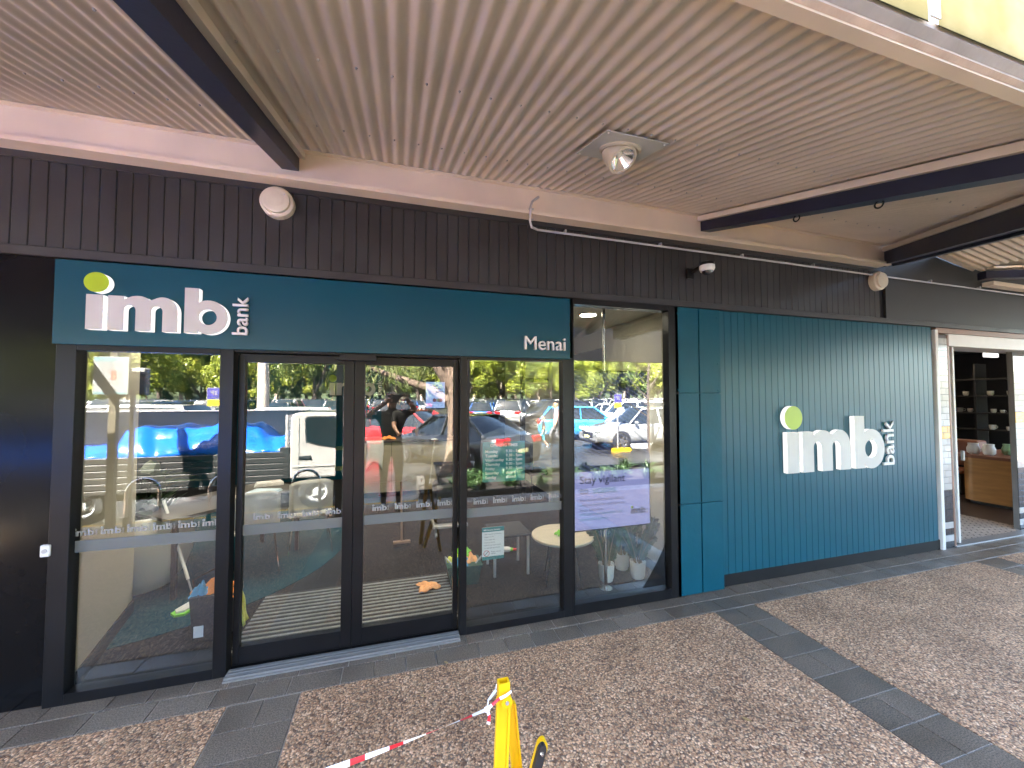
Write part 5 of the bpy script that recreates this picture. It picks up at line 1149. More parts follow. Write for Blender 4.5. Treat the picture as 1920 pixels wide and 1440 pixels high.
for c in [(-1.0, -.6, 3.0), (-1.7, -.8, 2.75), (-2.1, -.9, 3.2), (-.6, .2, 4.0), (.6, 0, 4.4), (1.5, 0, 4.6), (.2, -.4, 5.4), (-1.2, .2, 4.6), (1.0, -.8, 5.2)]:
    for i in range(260):
        a = r_.uniform(0, 2*pi); v = Vector((r_.gauss(0, .45), r_.gauss(0, .45), r_.gauss(0, .35)))
        leafblade(mb, Vector((tx_+c[0], ty_+c[1], c[2]))+v, Vector((cos(a)*.5, sin(a)*.5, -.9)), Vector((-sin(a), cos(a), .2)), r_.uniform(.16, .30), .018, .1, 2)
mb.build('crown', LO, bt_, smooth=80)
# pale gum trunk in the car park
gp = RY(490, 800, -22.5)
gt = thing('gum_tree', 'tall gum tree with a pale mottled trunk in the car park', 'tree', (gp.x, -22.5, -.13))
MB().tube([(gp.x+.05*sin(k), -22.5, -.13+k*1.3) for k in range(10)], .3, 12, rs=[.36, .30, .29, .28, .27, .26, .24, .22, .18, .12]).build('trunk', GUM, gt, smooth=True)
def crown_mb(seed, R, H, n, leaf, clumps=14, zb=.0):
    r_ = random.Random(seed); mb = MB(); cl = []
    for i in range(clumps):
        a = r_.uniform(0, 2*pi); u = r_.random()**.6; z = r_.uniform(.12, 1.0); rr_ = R*u*(1-.55*abs(z-.45)**1.2*1.3)
        cl.append((Vector((cos(a)*rr_, sin(a)*rr_, zb+H*z)), R*r_.uniform(.26, .48)))
    for c, cr_ in cl:
        for i in range(n//clumps):
            d = Vector((r_.gauss(0, 1), r_.gauss(0, 1), r_.gauss(0, .85))).normalized()*cr_*(r_.random()**.45)
            p = c+d; nrm = (d.normalized()+Vector((r_.uniform(-.7, .7), r_.uniform(-.7, .7), r_.uniform(-.2, .9)))).normalized(); a_ = nrm.orthogonal().normalized(); b_ = nrm.cross(a_); th_ = r_.uniform(0, 6.3); a2 = a_*cos(th_)+b_*sin(th_); b2 = nrm.cross(a2); s_ = leaf*r_.uniform(.6, 1.3)
            mb.add([p-a2*s_-b2*s_*.1, p-b2*s_*.5, p+a2*s_, p+b2*s_*.45], [(0,1,2,3)])
    return mb
crown_mb(5, 3.2, 6, 3000, .16).xf(Matrix.Translation((gp.x, -22.5, 9.0))).build('crown', LO, gt)
def tree_proto(seed, R, H, trunk, leafm, n, leaf, bark=DBARK):
    t = thing('car_park_tree', 'tmp', 'tree', (0, 0, 0))
    pts = [(0.0, 0, 0), (.06*R, .02*R, trunk*.5), (.0, .05*R, trunk), (.05*R, 0, trunk+H*.5)]
    mb = MB().tube(pts, .2, 8, rs=[R*.075, R*.06, R*.05, R*.02])
    r_ = random.Random(seed)
    for i in range(5):
        a = r_.uniform(0, 6.3); mb.tube([(0, .04*R, trunk*.85), (cos(a)*R*.35, sin(a)*R*.35, trunk+H*.25), (cos(a)*R*.6, sin(a)*R*.6, trunk+H*.5)], .05, 6, rs=[R*.04, R*.028, R*.012])
    mb.build('trunk', bark, t, smooth=True)
    crown_mb(seed, R, H, n, leaf, 20, trunk*.75).build('crown', leafm, t); return t
protos = [('broad yellow green tree', tree_proto(1, 4.2, 7.5, 2.6, LY, 7000, .24), 'sunny'), ('dense mid green tree', tree_proto(2, 4.6, 10, 3.0, LG, 8000, .26), 'green'), ('tall dark green gum', tree_proto(3, 4.6, 14, 4.5, LD, 9000, .28, GUM), 'dark'), ('drooping olive green tree', tree_proto(4, 4.0, 11.5, 3.2, LO, 8000, .24, GUM), 'olive')]
rnd = random.Random(21); used = [False]*4
def plant_tree(k, x, y, s_, where):
    pr = protos[k][1]; lab = '%s %s' % (protos[k][0], where)
    g_ = 'trees round the car park'
    if not used[k]:
        used[k] = True; pr.location = (x, y, -.13); pr.rotation_euler = (0, 0, rnd.uniform(0, 6)); pr.scale = (s_,)*3; pr['label'] = lab; pr['group'] = g_
    else: dup(pr, (x, y, -.13), rnd.uniform(0, 6), lab, g_, s_*rnd.uniform(.95, 1.05))
x = -74.0
while x < 96:
    plant_tree(rnd.choice([2, 3, 1, 2]), x, rnd.uniform(-104, -92), rnd.uniform(1.15, 1.6), 'in the tall belt behind the car park'); x += rnd.uniform(5.5, 7.5)
x = -62.0
while x < 82:
    plant_tree(rnd.choice([0, 1, 0, 3]), x, rnd.uniform(-84, -76), rnd.uniform(.85, 1.25), 'along the far edge of the car park'); x += rnd.uniform(4.5, 7.0)
for x, y, k, s_ in ((-16, -46, 0, .8), (-11.5, -58, 1, .9), (-24, -40, 0, .85), (9.5, -52, 0, .95), (15, -55, 0, 1.0), (26, -50, 0, .8), (34, -58, 0, .9), (3, -62, 1, .9), (-5, -52, 1, .75), (20, -38, 0, .62), (-20, -62, 3, .9), (21, -66, 1, .9)):
    plant_tree(k, x, y, s_, 'growing on a car park island')
def hill(u, v):
    x = -170+360*u; y = -112-60*v; return (x, y, -.3+(9+3*sin(x*.05)+1.6*sin(x*.21+2)+.8*sin(x*.5))*sin(pi/2*min(1, v*2.2)))
struct(MB().sheet(hill, 120, 8).build('hills', mat('wooded hill', (.035, .05, .018), .9, var=.6, vs=.35, bump=1.0, bs=.8), None, smooth=True))
x = -66.0
while x < 88:
    plant_tree(rnd.choice([1, 3, 2]), x, rnd.uniform(-90, -86), rnd.uniform(.42, .58), 'low in the thicket under the far trees'); x += rnd.uniform(2.6, 3.6)
# bare small tree by the white car
p = RY(1217, 800, -8.6); sbt = thing('bare_tree', 'slender leafless tree by the kerb near the silver wagon', 'tree', (p.x, -8.6, -.13))
mb = MB(); mb.tube([(p.x, -8.6, -.13), (p.x-.03, -8.6, 1.2), (p.x-.02, -8.6, 2.4), (p.x+.1, -8.6, 4)], .05, 8, rs=[.06, .05, .045, .02]); mb.build('trunk', DBARK, sbt, smooth=True)
mb = MB()
for (z, dx, dz) in ((1.1, -1.0, .7), (1.75, -.9, .9), (1.5, -.55, .35), (2.1, .8, .9), (1.3, .6, .8)): mb.tube([(p.x-.02, -8.6, z), (p.x+dx*.4, -8.65, z+dz*.35), (p.x+dx, -8.7, z+dz)], .02, 6, rs=[.028, .018, .006])
mb.build('branch', DBARK, sbt, smooth=True)
# ================================================================== cars
TYRE = mat('tyre rubber', (.015, .015, .015), .8); RIM = mat('alloy rim', (.50, .50, .52), .25, .9, var=0); CGL = mat('tinted car glass', (.012, .016, .018), .04, var=0, spec=.8, coat=.6); HEAD = mat('headlamp lens', (.70, .72, .74), .08, var=0, coat=.8); TAIL = mat('tail lamp lens', (.45, .01, .012), .12, var=0, coat=.6); TRIMB = mat('black car trim', (.018, .018, .019), .5); PLATE = mat('number plate', (.65, .60, .30), .5)
PAINT = {'white': (.74, .74, .73), 'silver': (.30, .305, .31), 'grey': (.045, .047, .052), 'black': (.014, .014, .016), 'blue': (.02, .10, .36), 'red': (.40, .018, .02), 'sky blue': (.05, .30, .62), 'charcoal': (.02, .021, .023)}
PM = {k: mat(k+' car paint', v, .22, .25 if k not in ('white', 'red') else 0, var=.02, coat=.9) for k, v in PAINT.items()}
wheel_mb = MB().lathe([(.20, -.10), (.30, -.105), (.325, -.07), (.33, 0), (.325, .07), (.30, .105), (.20, .10)], (0,0,0), 24, axis='y', cap=False)
WH = mesh_of(wheel_mb, 'tyre', TYRE, True)
rm_ = MB(); rm_.lathe([(.205, .085), (.205, .10), (.19, .10), (.18, .06)], (0,0,0), 24, axis='y', cap=False); rm_.lathe([(.18, .055), (.001, .055)], (0,0,0), 20, axis='y', cap=False)
for k in range(5):
    a = 2*pi*k/5; c = Vector((cos(a), 0, sin(a))); s_ = Vector((-sin(a), 0, cos(a)))
    rm_.add([Vector((0, .095, 0))-s_*.035, Vector((0, .095, 0))+s_*.035, c*.19+s_*.022+Vector((0, .09, 0)), c*.19-s_*.022+Vector((0, .09, 0)), Vector((0, .06, 0))-s_*.035, Vector((0, .06, 0))+s_*.035, c*.19+s_*.022+Vector((0, .055, 0)), c*.19-s_*.022+Vector((0, .055, 0))], [(0,1,2,3), (4,7,6,5), (0,3,7,4), (1,5,6,2)])
RM = mesh_of(rm_, 'rim', RIM, 30)
def loft(stations, secs):
    mb = MB(); n = len(secs[0]); vs = [p for s_ in secs for p in s_]; fs = []
    for i in range(len(secs)-1): fs += [(i*n+k, i*n+k+1, (i+1)*n+k+1, (i+1)*n+k) for k in range(n-1)]
    fs += [list(range(n))[::-1], list(range((len(secs)-1)*n, len(secs)*n))]
    return mb.add(vs, fs)
STY = {  # L, W, H, belt, hood, cabin points (fractions from the nose): screen base, roof front, roof rear, rear base, tail deck height
 'sedan': (4.6, 1.80, 1.44, .92, .86, (.27, .42, .72, .90), .98), 'hatch': (4.2, 1.78, 1.50, .95, .90, (.24, .40, .86, .985), .95),
 'suv': (4.6, 1.86, 1.70, 1.06, 1.02, (.25, .38, .90, .985), 1.06), 'wagon': (4.75, 1.80, 1.52, .95, .88, (.26, .41, .90, .985), .95)}
def car_proto(kind, col):
    L, Wd, H, belt, hood, (c0, c1, c2, c3), deck = STY[kind]; w_ = Wd/2; paint = PM[col]
    t = thing('parked_car', 'tmp', 'car', (0,0,0)); X = lambda f: L/2-f*L
    def hz(f):
        if f < .02: return .60
        if f < c0: return hood*(.86+.14*min(1, (f-.02)/(c0*.7)))
        if f < c3: return belt
        return deck*.97 if f < .99 else .80
    fs = [0, .012, .04, .10, .18, c0, (c0+c1)/2, .5, .7, c2, (c2+c3)/2, min(.965, c3), .985, 1.0]; fs = sorted(set(fs)); secs = []
    for f in fs:
        tp = min(1, .80+.20*min(1, f/.10), .86+.14*min(1, (1-f)/.08)); ww = w_*tp; z = hz(f); zb = .22 if .04 < f < .97 else .30
        half = [(ww*.86, zb), (ww*.97, zb+.10), (ww, .50), (ww, z*.80), (ww*.965, z*.95), (ww*.88, z)]
        secs.append([(X(f), -y, zz_) for y, zz_ in half]+[(X(f), 0, z+.02)]+[(X(f), y, zz_) for y, zz_ in half[::-1]])
    loft(fs, secs).build('body', paint, t, smooth=50)
    gs = [(c0, belt+.002), (c1, H), (.55*(c1+c2), H+.01), (c2, H-.02), (c3, belt+.012)]; secs = []
    for f, z in gs:
        k = (z-belt)/(H-belt); hb = w_*.925; ht = w_*(.925-.23*k)
        half = [(hb, belt-.03), (ht+.0, max(belt, z-.07*k)), (ht-.07, z)] 
        secs.append([(X(f), -y, zz_) for y, zz_ in half]+[(X(f), 0, z+.012)]+[(X(f), y, zz_) for y, zz_ in half[::-1]])
    loft(gs, secs).build('glazing', CGL, t, smooth=35)
    rf = MB(); rw = w_*.72
    def roofsec(f, z, y): return [(X(f), -y, z-.05), (X(f), -y+.05, z+.012), (X(f), 0, z+.022), (X(f), y-.05, z+.012), (X(f), y, z-.05)]
    secs = [roofsec(c1, H-.01, rw), roofsec((c1+c2)/2, H+.01, rw), roofsec(c2, H-.02, rw)]
    rf.add([p for s_ in secs for p in s_], [(i*5+k, i*5+k+1, (i+1)*5+k+1, (i+1)*5+k) for i in range(2) for k in range(4)])
    rf.build('roof', paint, t, smooth=50)
    for s_ in (-1, 1):
        for (fa, za, fb, zb) in ((c0+.005, belt, c1, H-.03), (.545, belt, .545, H-.03), (c3-.012, belt, c2, H-.03)):
            ya, yb = w_*.935, w_*.715; MB().tube([(X(fa), s_*ya, za), (X(fb), s_*yb, zb)], .035, 6).build('pillar', paint, t)
        MB().ball((X(c0+.05), s_*(w_+.06), belt+.05), .09, (.8, 1, .7), 6).build('wing_mirror', paint, t, smooth=True)
        for f in (.19, .79):
            MB().lathe([(.375, s_*(w_-.02)), (.375, s_*(w_+.004)), (.001, s_*(w_+.006))], (X(f), 0, .33), 24, axis='y', cap=False).build('wheel_arch', TRIMB, t)
            wo = piece('wheel', WH, t, (X(f), s_*(w_-.07), .33), 0 if s_ > 0 else pi); piece('rim', RM, wo, (X(f), s_*(w_-.07), .33)); 
        MB().bbox(X(.075), X(.004), min(s_*w_*.48, s_*w_*.86), max(s_*w_*.48, s_*w_*.86), hood*.74, hood*.90, .03).build('headlight', HEAD, t)
        MB().bbox(X(1.004), X(.955), min(s_*w_*.50, s_*w_*.90), max(s_*w_*.50, s_*w_*.90), deck*.76, deck*.95, .03).build('tail_light', TAIL, t)
        MB().bbox(X(.52), X(.49), min(s_*(w_+.002), s_*(w_+.02)), max(s_*(w_+.002), s_*(w_+.02)), belt*.84, belt*.87, .005).build('door_handle', paint, t)
    MB().bbox(X(.03), X(-.004), -w_*.45, w_*.45, .42, .62, .02).build('grille', TRIMB, t); MB().bbox(X(.05), X(-.006), -w_*.72, w_*.72, .24, .36, .03).build('bumper', TRIMB, t); MB().bbox(X(1.006), X(.96), -w_*.74, w_*.74, .26, .42, .03).build('bumper', TRIMB, t)
    MB().box(X(1.008), X(1.0065), -.19, .19, .55, .65).build('number_plate', PLATE, t); MB().box(X(-.0075), X(-.009), -.19, .19, .42, .52).build('number_plate', PLATE, t)
    return t
CP = {}; cused = {}
def car(kind, col, x, y, rz, label, group=None):
    k = (kind, col)
    if k not in CP: CP[k] = car_proto(kind, col); c = CP[k]; c.location = (x, y, -.13); c.rotation_euler = (0, 0, rz); c['label'] = label
    else: c = dup(CP[k], (x, y, -.13), rz, label); 
    if group: c['group'] = group
    return c
# the cars that show large in the glass
gc_ = car('sedan', 'grey', 1.73, -8.14, atan2(-.83, -.55), 'grey sedan with its red tail lamp showing behind the kerb tree')
car('sedan', 'red', .1, -11.9, atan2(-.62, -.78), 'red sedan parked beyond the grey sedan')
car('wagon', 'silver', 9.25, -10.2, pi, 'silver wagon parked side on behind the time limit sign')
car('hatch', 'sky blue', 8.3, -13.4, .35, 'sky blue hatchback beyond the silver wagon')
car('suv', 'black', 9.6, -19.6, pi+.25, 'black off-roader with dark wheels behind the walking woman')
car('suv', 'white', 12.6, -16.2, pi+.2, 'white off-roader behind the sky blue hatchback')
car('wagon', 'blue', 6.4, -26.0, -pi/2+.35, 'blue wagon in the row along the open lane')
car('suv', 'silver', 7.7, -23.6, -pi/2+.35, 'silver off-roader next to the blue wagon')
car('suv', 'white', -7.4, -10.4, pi+.08, 'white off-roader just past the flatbed truck')
car('wagon', 'white', -4.6, -13.9, pi-.1, 'white wagon in the row behind the flatbed truck')
rnd = random.Random(5)
cols = ['white']*8+['silver']*4+['grey']*3+['black']*2+['blue', 'red', 'charcoal', 'charcoal']; kinds = ['suv', 'hatch', 'sedan', 'wagon', 'suv', 'suv']
rowname = {-17.6: 'first full row past the lane', -22.8: 'second row of the car park', -30.5: 'third row of the car park', -35.8: 'fourth row of the car park', -44: 'fifth row of the car park', -49.5: 'sixth row of the car park', -58: 'seventh row of the car park', -64: 'farthest row under the trees'}
allow = {}
for y, nm in rowname.items():
    D = 3-y; x = -.66*D
    while x < .82*D:
        x += rnd.uniform(2.55, 2.85)
        if y > -29 and (1.2 < x < 8.9): continue
        if y == -17.6 and (7 < x < 15): continue
        if abs(x-gp.x) < 1.6 and y == -22.8: continue
        if y < -29 and abs(x-(2.5+(-y-29)*.16)) < 2.6: continue
        if rnd.random() < .07: continue
        c_ = rnd.choice(cols); k_ = rnd.choice(kinds)
        if c_ in ('blue', 'red', 'charcoal', 'black', 'grey') : k_ = {'blue': 'hatch', 'red': 'hatch', 'charcoal': 'suv', 'black': 'sedan', 'grey': 'wagon'}[c_]
        if c_ == 'white' and k_ == 'hatch': k_ = 'suv'
        nmk = {'suv': 'off-roader', 'hatch': 'hatchback', 'sedan': 'sedan', 'wagon': 'wagon'}[k_]
        car(k_, c_, x, y+rnd.uniform(-.4, .4), (pi/2 if rnd.random() < .55 else -pi/2)+rnd.uniform(-.05, .05), '%s %s parked in the %s' % (c_, nmk, nm), 'cars in the %s' % nm)
# lane markings
LINE = mat('white road paint', (.62, .62, .60), .6, var=.2, vs=12)
q = RG(925, 834, -.13); ar = struct(MB().box(-.07, .07, -1.3, .6, -.129, -.1255).build('lane_marking', LINE)); ar.location = (q.x, q.y, 0); ar.rotation_euler = (0, 0, -.5)
for yy in (-15.1, -20.2): struct(MB().box(-14, 1.0, yy-.05, yy+.05, -.1285, -.125).build('bay_marking', LINE))
# ================================================================== flatbed truck
TY = -4.28; CABW = mat('cream white truck paint', (.30, .29, .275), .28, var=.04, coat=.6); TRAYG = mat('grey alloy dropside', (.042, .041, .040), .4, .4, var=.12, vs=6, stretch=(.3, 1, 6)); CHAS = mat('black chassis', (.016, .016, .017), .6)
tk = thing('flatbed_truck', 'white cab flatbed truck parked along the kerb', 'truck', (-3, TY-.9, -.13))
cl_, crr = RY(540, 860, TY).x, RY(682, 860, TY).x; ct_ = RY(600, 774, TY).z; cbz = RY(600, 898, TY).z
prof = [(cl_, cbz), (crr-.02, cbz), (crr, cbz+.25), (crr-.03, cbz+.42), (crr-.10, cbz+.50), (crr-.34, ct_-.10), (crr-.42, ct_-.02), (crr-.52, ct_), (cl_+.10, ct_), (cl_+.03, ct_-.03), (cl_, ct_-.12)]
cb = MB().prism(prof, 'y', TY-1.68, TY).build('cab', CABW, tk)
bv = cb.modifiers.new('round', 'BEVEL'); bv.width = .045; bv.segments = 3; bv.limit_method = 'ANGLE'; bv.angle_limit = radians(50)
wx0, wx1, wz0, wz1 = RY(566, 830, TY).x, RY(650, 830, TY).x, RY(600, 838, TY).z, RY(600, 783, TY).z
wpoly = [(wx0+.06, wz0+.10), (wx0+.26, wz0+.03), (wx1+.02, wz0-.06), (wx1+.03, wz0+.06), (wx1-.14, wz1-.03), (wx1-.22, wz1), (wx0+.10, wz1), (wx0+.04, wz1-.04)]
MB().prism(wpoly, 'y', TY+.001, TY+.008).build('door_window', CGL, tk); MB().prism([(x_+(.02 if x_ > (wx0+wx1)/2 else -.02), z_+(.02 if z_ > (wz0+wz1)/2 else -.02)) for x_, z_ in wpoly], 'y', TY+.0002, TY+.0045).build('window_seal', TRIMB, tk)
MB().box(cl_+.14, cl_+.148, TY+.0005, TY+.003, cbz+.04, ct_-.10).build('door_seam', TRIMB, tk); MB().bbox(cl_+.05, crr-.06, TY+.0005, TY+.012, cbz+.20, cbz+.225, .003).build('side_moulding', CABW, tk)
hp_ = RY(570, 859, TY); MB().bbox(hp_.x-.10, hp_.x+.09, TY+.001, TY+.018, hp_.z-.03, hp_.z+.03, .01).build('door_handle', TRIMB, tk)
MB().bbox(crr-.06, crr+.006, TY-1.5, TY-.15, ct_-.55, ct_-.14, .01).xf(Matrix.Identity(4)).build('windscreen', CGL, tk)
MB().bbox(crr-.10, crr-.02, TY+.02, TY+.16, wz0+.05, wz1-.08, .02).build('wing_mirror', TRIMB, tk)
def truck_wheel(px, py_, r):
    q = RY(px, py_, TY-.06); z = -.13+r
    o = MB().lathe([(r*.60, -.11), (r*.92, -.11), (r, -.06), (r, .06), (r*.92, .10), (r*.60, .10)], (q.x, TY-.12, z), 28, axis='y', cap=False).build('tyre', TYRE, tk, smooth=True)
    MB().lathe([(r*.62, .10), (r*.58, .09), (r*.45, .03), (r*.25, .03), (r*.22, .08), (.001, .085)], (q.x, TY-.12, z), 24, axis='y', cap=False).build('hub', mat('grey steel wheel', (.34, .34, .34), .5), o, smooth=True)
    for k in range(6): a = k*pi/3; MB().cyl((q.x+r*.36*cos(a), TY-.085, z+r*.36*sin(a)), (q.x+r*.36*cos(a), TY-.068, z+r*.36*sin(a)), .02, None, 8).build('wheel_nut', TRIMB, o)
truck_wheel(592, 930, .29); truck_wheel(152, 962, .30)
tx0_, tx1_ = -7.3, cl_-.09; tz1 = RY(300, 856, TY).z; tz0 = RY(300, 915, TY).z
MB().box(tx0_, crr-.2, TY-1.25, TY-.45, tz0-.26, tz0-.06).build('chassis_rail', CHAS, tk)
nsl = 5; hs = (tz1-tz0)/nsl
for k in range(nsl): MB().bbox(tx0_, tx1_, TY-.03, TY, tz0+k*hs+.004, tz0+(k+1)*hs-.004, .008).build('dropside_slat', TRAYG, tk)
MB().box(tx0_, tx1_, TY-1.85, TY-.031, tz0, tz0+.05).build('tray_floor', TRAYG, tk); MB().bbox(tx0_, tx1_, TY-.04, TY+.012, tz0-.06, tz0-.002, .005).build('tray_rail', TRAYG, tk)
for xx in (tx1_-.95, tx1_-2.9, tx1_-4.6): MB().bbox(xx-.03, xx+.03, TY+.001, TY+.03, tz0-.05, tz0+.20, .006).build('latch', TRIMB, tk)
FP = RY(300, 773, TY-1.85).z; FARP = mat('slate blue tray board', (.018, .021, .030), .4, .2, var=.15, vs=1.5)
MB().bbox(tx0_, tx1_, TY-1.89, TY-1.85, tz0, FP, .006).build('far_board', FARP, tk); MB().bbox(tx0_, tx1_, TY-1.90, TY-1.84, FP+.001, FP+.03, .006).build('board_rail', ALU, tk)
for xx in (tx1_-1.35, tx1_-3.3): MB().box(xx-.012, xx+.012, TY-1.849, TY-1.842, tz0+.05, FP).build('board_joint', ALU, tk)
# headboard of steel mesh
hx = tx1_+.03; hzt = RY(545, 778, TY-.1).z
for yy in (TY-.06, TY-.95, TY-1.8): MB().bbox(hx-.02, hx+.02, yy-.02, yy+.02, tz0, hzt, .004).build('headboard_post', GALV, tk)
for i in range(9): zz_ = tz1+.05+i*(hzt-tz1-.07)/8; MB().cyl((hx, TY-1.8, zz_), (hx, TY-.06, zz_), .010, None, 6).build('headboard_bar', GALV, tk)
for i in range(18): yy = TY-.12-i*.095; MB().cyl((hx, yy, tz1), (hx, yy, hzt-.02), .007, None, 5).build('headboard_wire', GALV, tk)
MB().bbox(hx-.09, hx+.06, TY-.12, TY-.005, tz0+.02, tz0+.55, .01).build('tool_box', TRAYG, tk)
TARP = mat('blue tarpaulin', (.006, .09, .48), .25, var=.12, vs=4, bump=.25, bs=7)
def prof_z(x):
    pts = [(tx0_, .10), (RY(140, 850, TY).x, .12), (RY(190, 838, TY).x, .22), (RY(245, 813, TY-.5).x, .40), (RY(330, 808, TY-.5).x, .42), (RY(430, 806, TY-.5).x, .46), (RY(470, 812, TY-.5).x, .42), (RY(500, 838, TY-.3).x, .22), (tx1_, .30)]
    for (a, za), (b, zb) in zip(pts, pts[1:]):
        if a <= x <= b: t = (x-a)/(b-a); return tz1-.05+za+(zb-za)*t*t*(3-2*t)
    return tz1+.1
def tf(u, v):
    x = tx0_+.1+(tx1_-tx0_-.15)*u; zt_ = prof_z(x); wr = .02*sin(11*x+4*v)+.025*sin(5.3*x-7*v)+.012*sin(23*x+13*v)
    if v < .28: k = v/.28; return (x+.04*sin(7*v+x*3), TY-.045-.30*k**1.5+wr*.8, tz1-.03+(zt_-tz1)*(k**.8)*.86+wr*.7)
    k = (v-.28)/.72; return (x, TY-.345-1.35*k, zt_-.06*(1-k)*0+.10*sin(pi*k)-.25*k*k+wr)
tt = MB().sheet(tf, 120, 30).build('tarpaulin', TARP, None, smooth=70); tt.modifiers.new('thick', 'SOLIDIFY').thickness = .006
tag(tt, 'bright blue tarpaulin draped over the load on the flatbed truck', 'tarpaulin')
# ================================================================== street signs, hoops, walkers
SGW = mat('white sign sheet', (.22, .22, .215), .5); POSTT = mat('tan sign post', (.10, .085, .06), .5)
m0, m1 = RY(176, 668, -3.55), RY(241, 740, -3.55); mpx = RY(207, 800, -3.55).x
ms = thing('map_sign', 'white shopping centre map sign on a tan post at the kerb', 'sign', (mpx, -3.58, 0))
MB().bbox(mpx-.045, mpx+.045, -3.64, -3.57, .0, m0.z+.35, .006).build('post', POSTT, ms)
MB().bbox(m0.x, m1.x, -3.569, -3.545, m1.z, m0.z, .004).build('board', SGW, ms)
Hs = m0.z-m1.z; Ws = m1.x-m0.x; TG = mat('teal grey print', (.10, .20, .22), .6); fcy = -3.5445
MB().box(m0.x+.01, m1.x-.01, fcy-.0003, fcy+.0008, m0.z-.12*Hs, m0.z-.01).build('header_band', TG, ms); MB().box(m0.x+.01, m1.x-.01, fcy-.0003, fcy+.0008, m1.z+.01, m1.z+.07*Hs).build('footer_band', TG, ms)
MB().box(m0.x+.50*Ws, m0.x+.64*Ws, fcy-.0003, fcy+.001, m0.z-.62*Hs, m0.z-.37*Hs).build('map_block', mat('map red', (.45, .10, .07), .6), ms)
for (pa_, pb_) in (((.25, .2), (.8, .22)), ((.8, .22), (.75, .55)), ((.75, .55), (.3, .62)), ((.3, .62), (.25, .2)), ((.3, .4), (.75, .45)), ((.5, .2), (.5, .6))): MB().tube([(m0.x+pa_[0]*Ws, fcy+.0006, m0.z-pa_[1]*Hs), (m0.x+pb_[0]*Ws, fcy+.0006, m0.z-pb_[1]*Hs)], .002, 4).build('map_line', GREYINK, ms)
MIR = Matrix.Rotation(pi, 4, 'Z')
def stext(body, size, m_, parent, loc, bold=0, align='CENTER'): return text('lettering', body, size, m_, parent, loc, ext=.0005, bold=bold, align=align, M=MIR)
stext('WELCOME TO THE CENTRE', .045*Hs, SGW, ms, ((m0.x+m1.x)/2, fcy+.001, m0.z-.08*Hs), .02)
for k, wd in enumerate((.75, .55, .9)): stext('map of stores and parking', .035*Hs, GREYINK, ms, ((m0.x+m1.x)/2, fcy+.0006, m1.z+(.28-.07*k)*Hs))
b0, b1 = RY(238, 690, -3.75), RY(278, 740, -3.75); bkx = thing('metal_cabinet', 'grey metal cabinet on a post behind the map sign', 'cabinet', (b1.x-.1, -3.75, 0))
MB().bbox(b0.x, b1.x, -3.80, -3.68, b1.z, b0.z, .015).build('case', mat('grey cabinet paint', (.30, .29, .28), .45), bkx); MB().bbox(b0.x+.06, b0.x+.11, -3.77, -3.72, 0, b1.z, .004).build('post', GALV, bkx); MB().box(b1.x-.05, b1.x-.005, -3.679, -3.676, b0.z-.10, b0.z-.09).build('hinge', TRIMB, bkx)
PUR = mat('violet sign print', (.05, .04, .22), .5); YS = mat('yellow sign print', (.75, .55, .02), .5)
def psign(px0_, py0_, px1_, py1_, y, label, base_z=-.13):
    a, b = RY(px0_, py0_, y), RY(px1_, py1_, y); t = thing('parking_sign', label, 'sign', ((a.x+b.x)/2, y, base_z)); W2 = b.x-a.x; H2 = a.z-b.z
    MB().cyl(((a.x+b.x)/2, y-.03, base_z), ((a.x+b.x)/2, y-.03, a.z+.03), .022, None, 10).build('post', GALV, t)
    MB().bbox(a.x, b.x, y-.004, y+.002, b.z, a.z, .002).build('plate', SGW, t)
    MB().box(a.x+.04*W2, b.x-.04*W2, y+.0022, y+.003, b.z+.40*H2, a.z-.03*H2).build('violet_field', PUR, t); MB().box(a.x+.04*W2, b.x-.04*W2, y+.0022, y+.003, b.z+.03*H2, b.z+.36*H2).build('yellow_field', YS, t)
    stext('3P', .36*H2, SGW, t, ((a.x+b.x)/2, y+.0034, b.z+.60*H2), .02); stext('8:30am-6pm', .09*H2, SGW, t, ((a.x+b.x)/2, y+.0034, b.z+.45*H2)); stext('TIMED PARKING\nAREA', .09*H2, INK, t, ((a.x+b.x)/2, y+.0034, b.z+.22*H2))
psign(388, 727, 416, 762, -6.9, 'white and yellow three hour parking sign beyond the flatbed truck'); psign(1151, 739, 1166, 765, -9.2, 'white and yellow three hour parking sign in front of the silver wagon')
for px, lb in ((236, 'chrome bike hoop nearest the map sign post'), (392, 'middle chrome bike hoop along the kerb'), (545, 'chrome bike hoop beside the canopy column')):
    p = RG(px, 990-(px-236)*.03); p.y = -3.50; p.x = RY(px, 940, -3.5).x; h = thing('bike_hoop', lb, 'bike hoop', (p.x+.2, p.y, 0), 'chrome bike hoops on the kerb')
    MB().tube([(p.x, p.y, .16), (p.x+.005, p.y, .42)]+[(p.x+.19-.185*cos(a), p.y, .50+.18*sin(a)) for a in [pi*i/10 for i in range(11)]]+[(p.x+.375, p.y, .42), (p.x+.38, p.y, .16)], .021, 10).build('hoop_tube', CHROME, h, smooth=True)
    for dx in (0, .38): MB().cyl((p.x+dx, p.y, 0), (p.x+dx, p.y, .18), .03, .027, 12).build('black_sleeve', TRIMB, h, smooth=True)
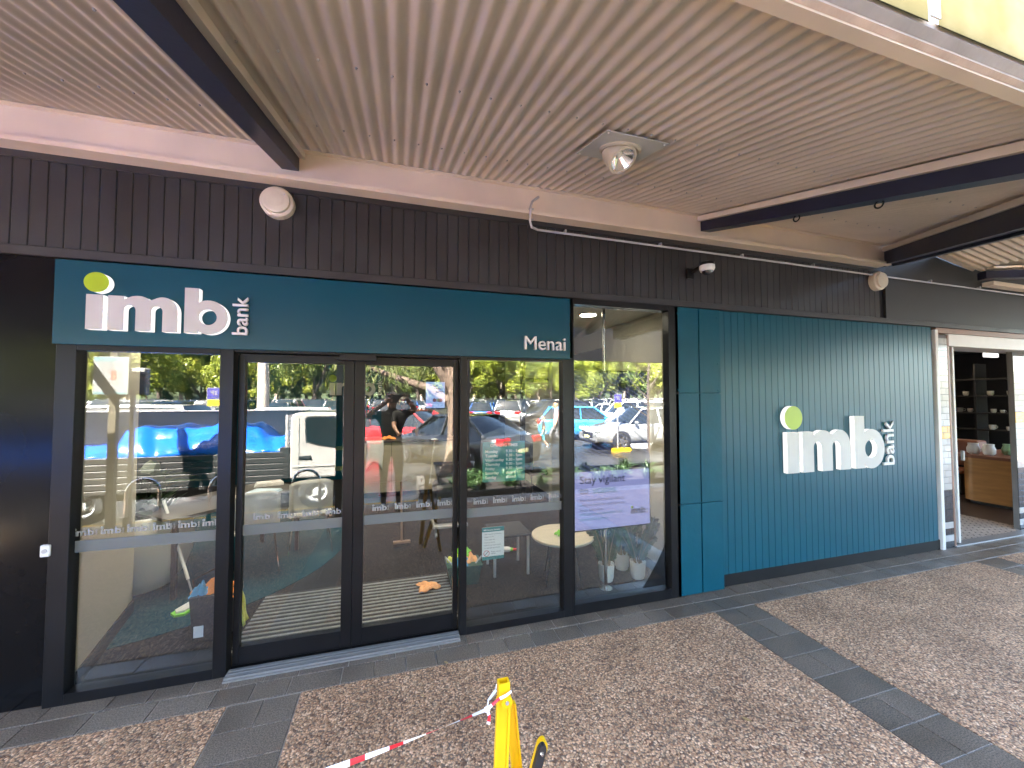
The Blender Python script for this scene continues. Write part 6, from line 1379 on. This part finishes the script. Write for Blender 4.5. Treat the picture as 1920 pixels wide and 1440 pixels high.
# walkers crossing the lane
Jw = base_J(); Jw['knL'] = (-.10, .22, .54, .062); Jw['anL'] = (-.10, .32, .13, .042); Jw['toL'] = (-.10, .48, .10, .04); Jw['knR'] = (.10, .0, .50, .062); Jw['anR'] = (.10, -.26, .13, .042); Jw['toR'] = (.10, -.14, .05, .04); Jw['elL'] = (-.24, -.14, 1.2, .044); Jw['wrL'] = (-.25, -.02, .98, .03); Jw['paL'] = (-.25, .04, .93, .034)
wv = RG(1043, 838, -.13); human('person', 'woman in a pale pink top and grey leggings walking across the lane', Jw, RG_, [SKIN, PINK, GREY, SHOE], (wv.x, wv.y, -.13), pi/2+.3, (('paL', 'wrL', 1, .5), ('paR', 'wrR', 1, .5)), hair=FAIR, sc=.95)
cv = RG(1019, 840, -.13); RC = dict(RG_); RC[('knL','anL')] = 0; RC[('knR','anR')] = 0
human('person', 'child in a black t-shirt and aqua shorts walking beside the woman', Jw, RC, [SKIN, BLKT, AQUA, SHOE], (cv.x, cv.y, -.13), pi/2+.3, (('paL', 'wrL', 1, .5), ('paR', 'wrR', 1, .5)), hair=FAIR, sc=.66)
gbag = thing('green_bag', 'green shopping bag carried by the walking woman', 'bag', (wv.x+.32, wv.y+.1, .5)); MB().bbox(wv.x+.20, wv.x+.48, wv.y+.05, wv.y+.18, .28, .66, .03).build('bag_body', mat('green bag', (.01, .22, .12), .7), gbag); MB().tube([(wv.x+.26, wv.y+.11, .66), (wv.x+.30, wv.y+.11, .80), (wv.x+.38, wv.y+.11, .80), (wv.x+.42, wv.y+.11, .66)], .008, 6).build('handle', mat('green bag', (.01, .22, .12), .7), gbag)
# yellow wheel stops
for i, (px, py) in enumerate(((893, 868), (1165, 846))):
    q = RG(px, py, -.13); o = MB().prism([(-.08, -.13), (-.05, -.02), (.05, -.02), (.08, -.13)], 'x', -.35, .35).build('wheel_stop', YPL, None); o.location = (q.x, q.y, 0); o.rotation_euler = (0, 0, .0 if i else .6); tag(o, 'yellow wheel stop behind the grey sedan' if i == 0 else 'yellow wheel stop in front of the silver wagon', 'wheel stop')
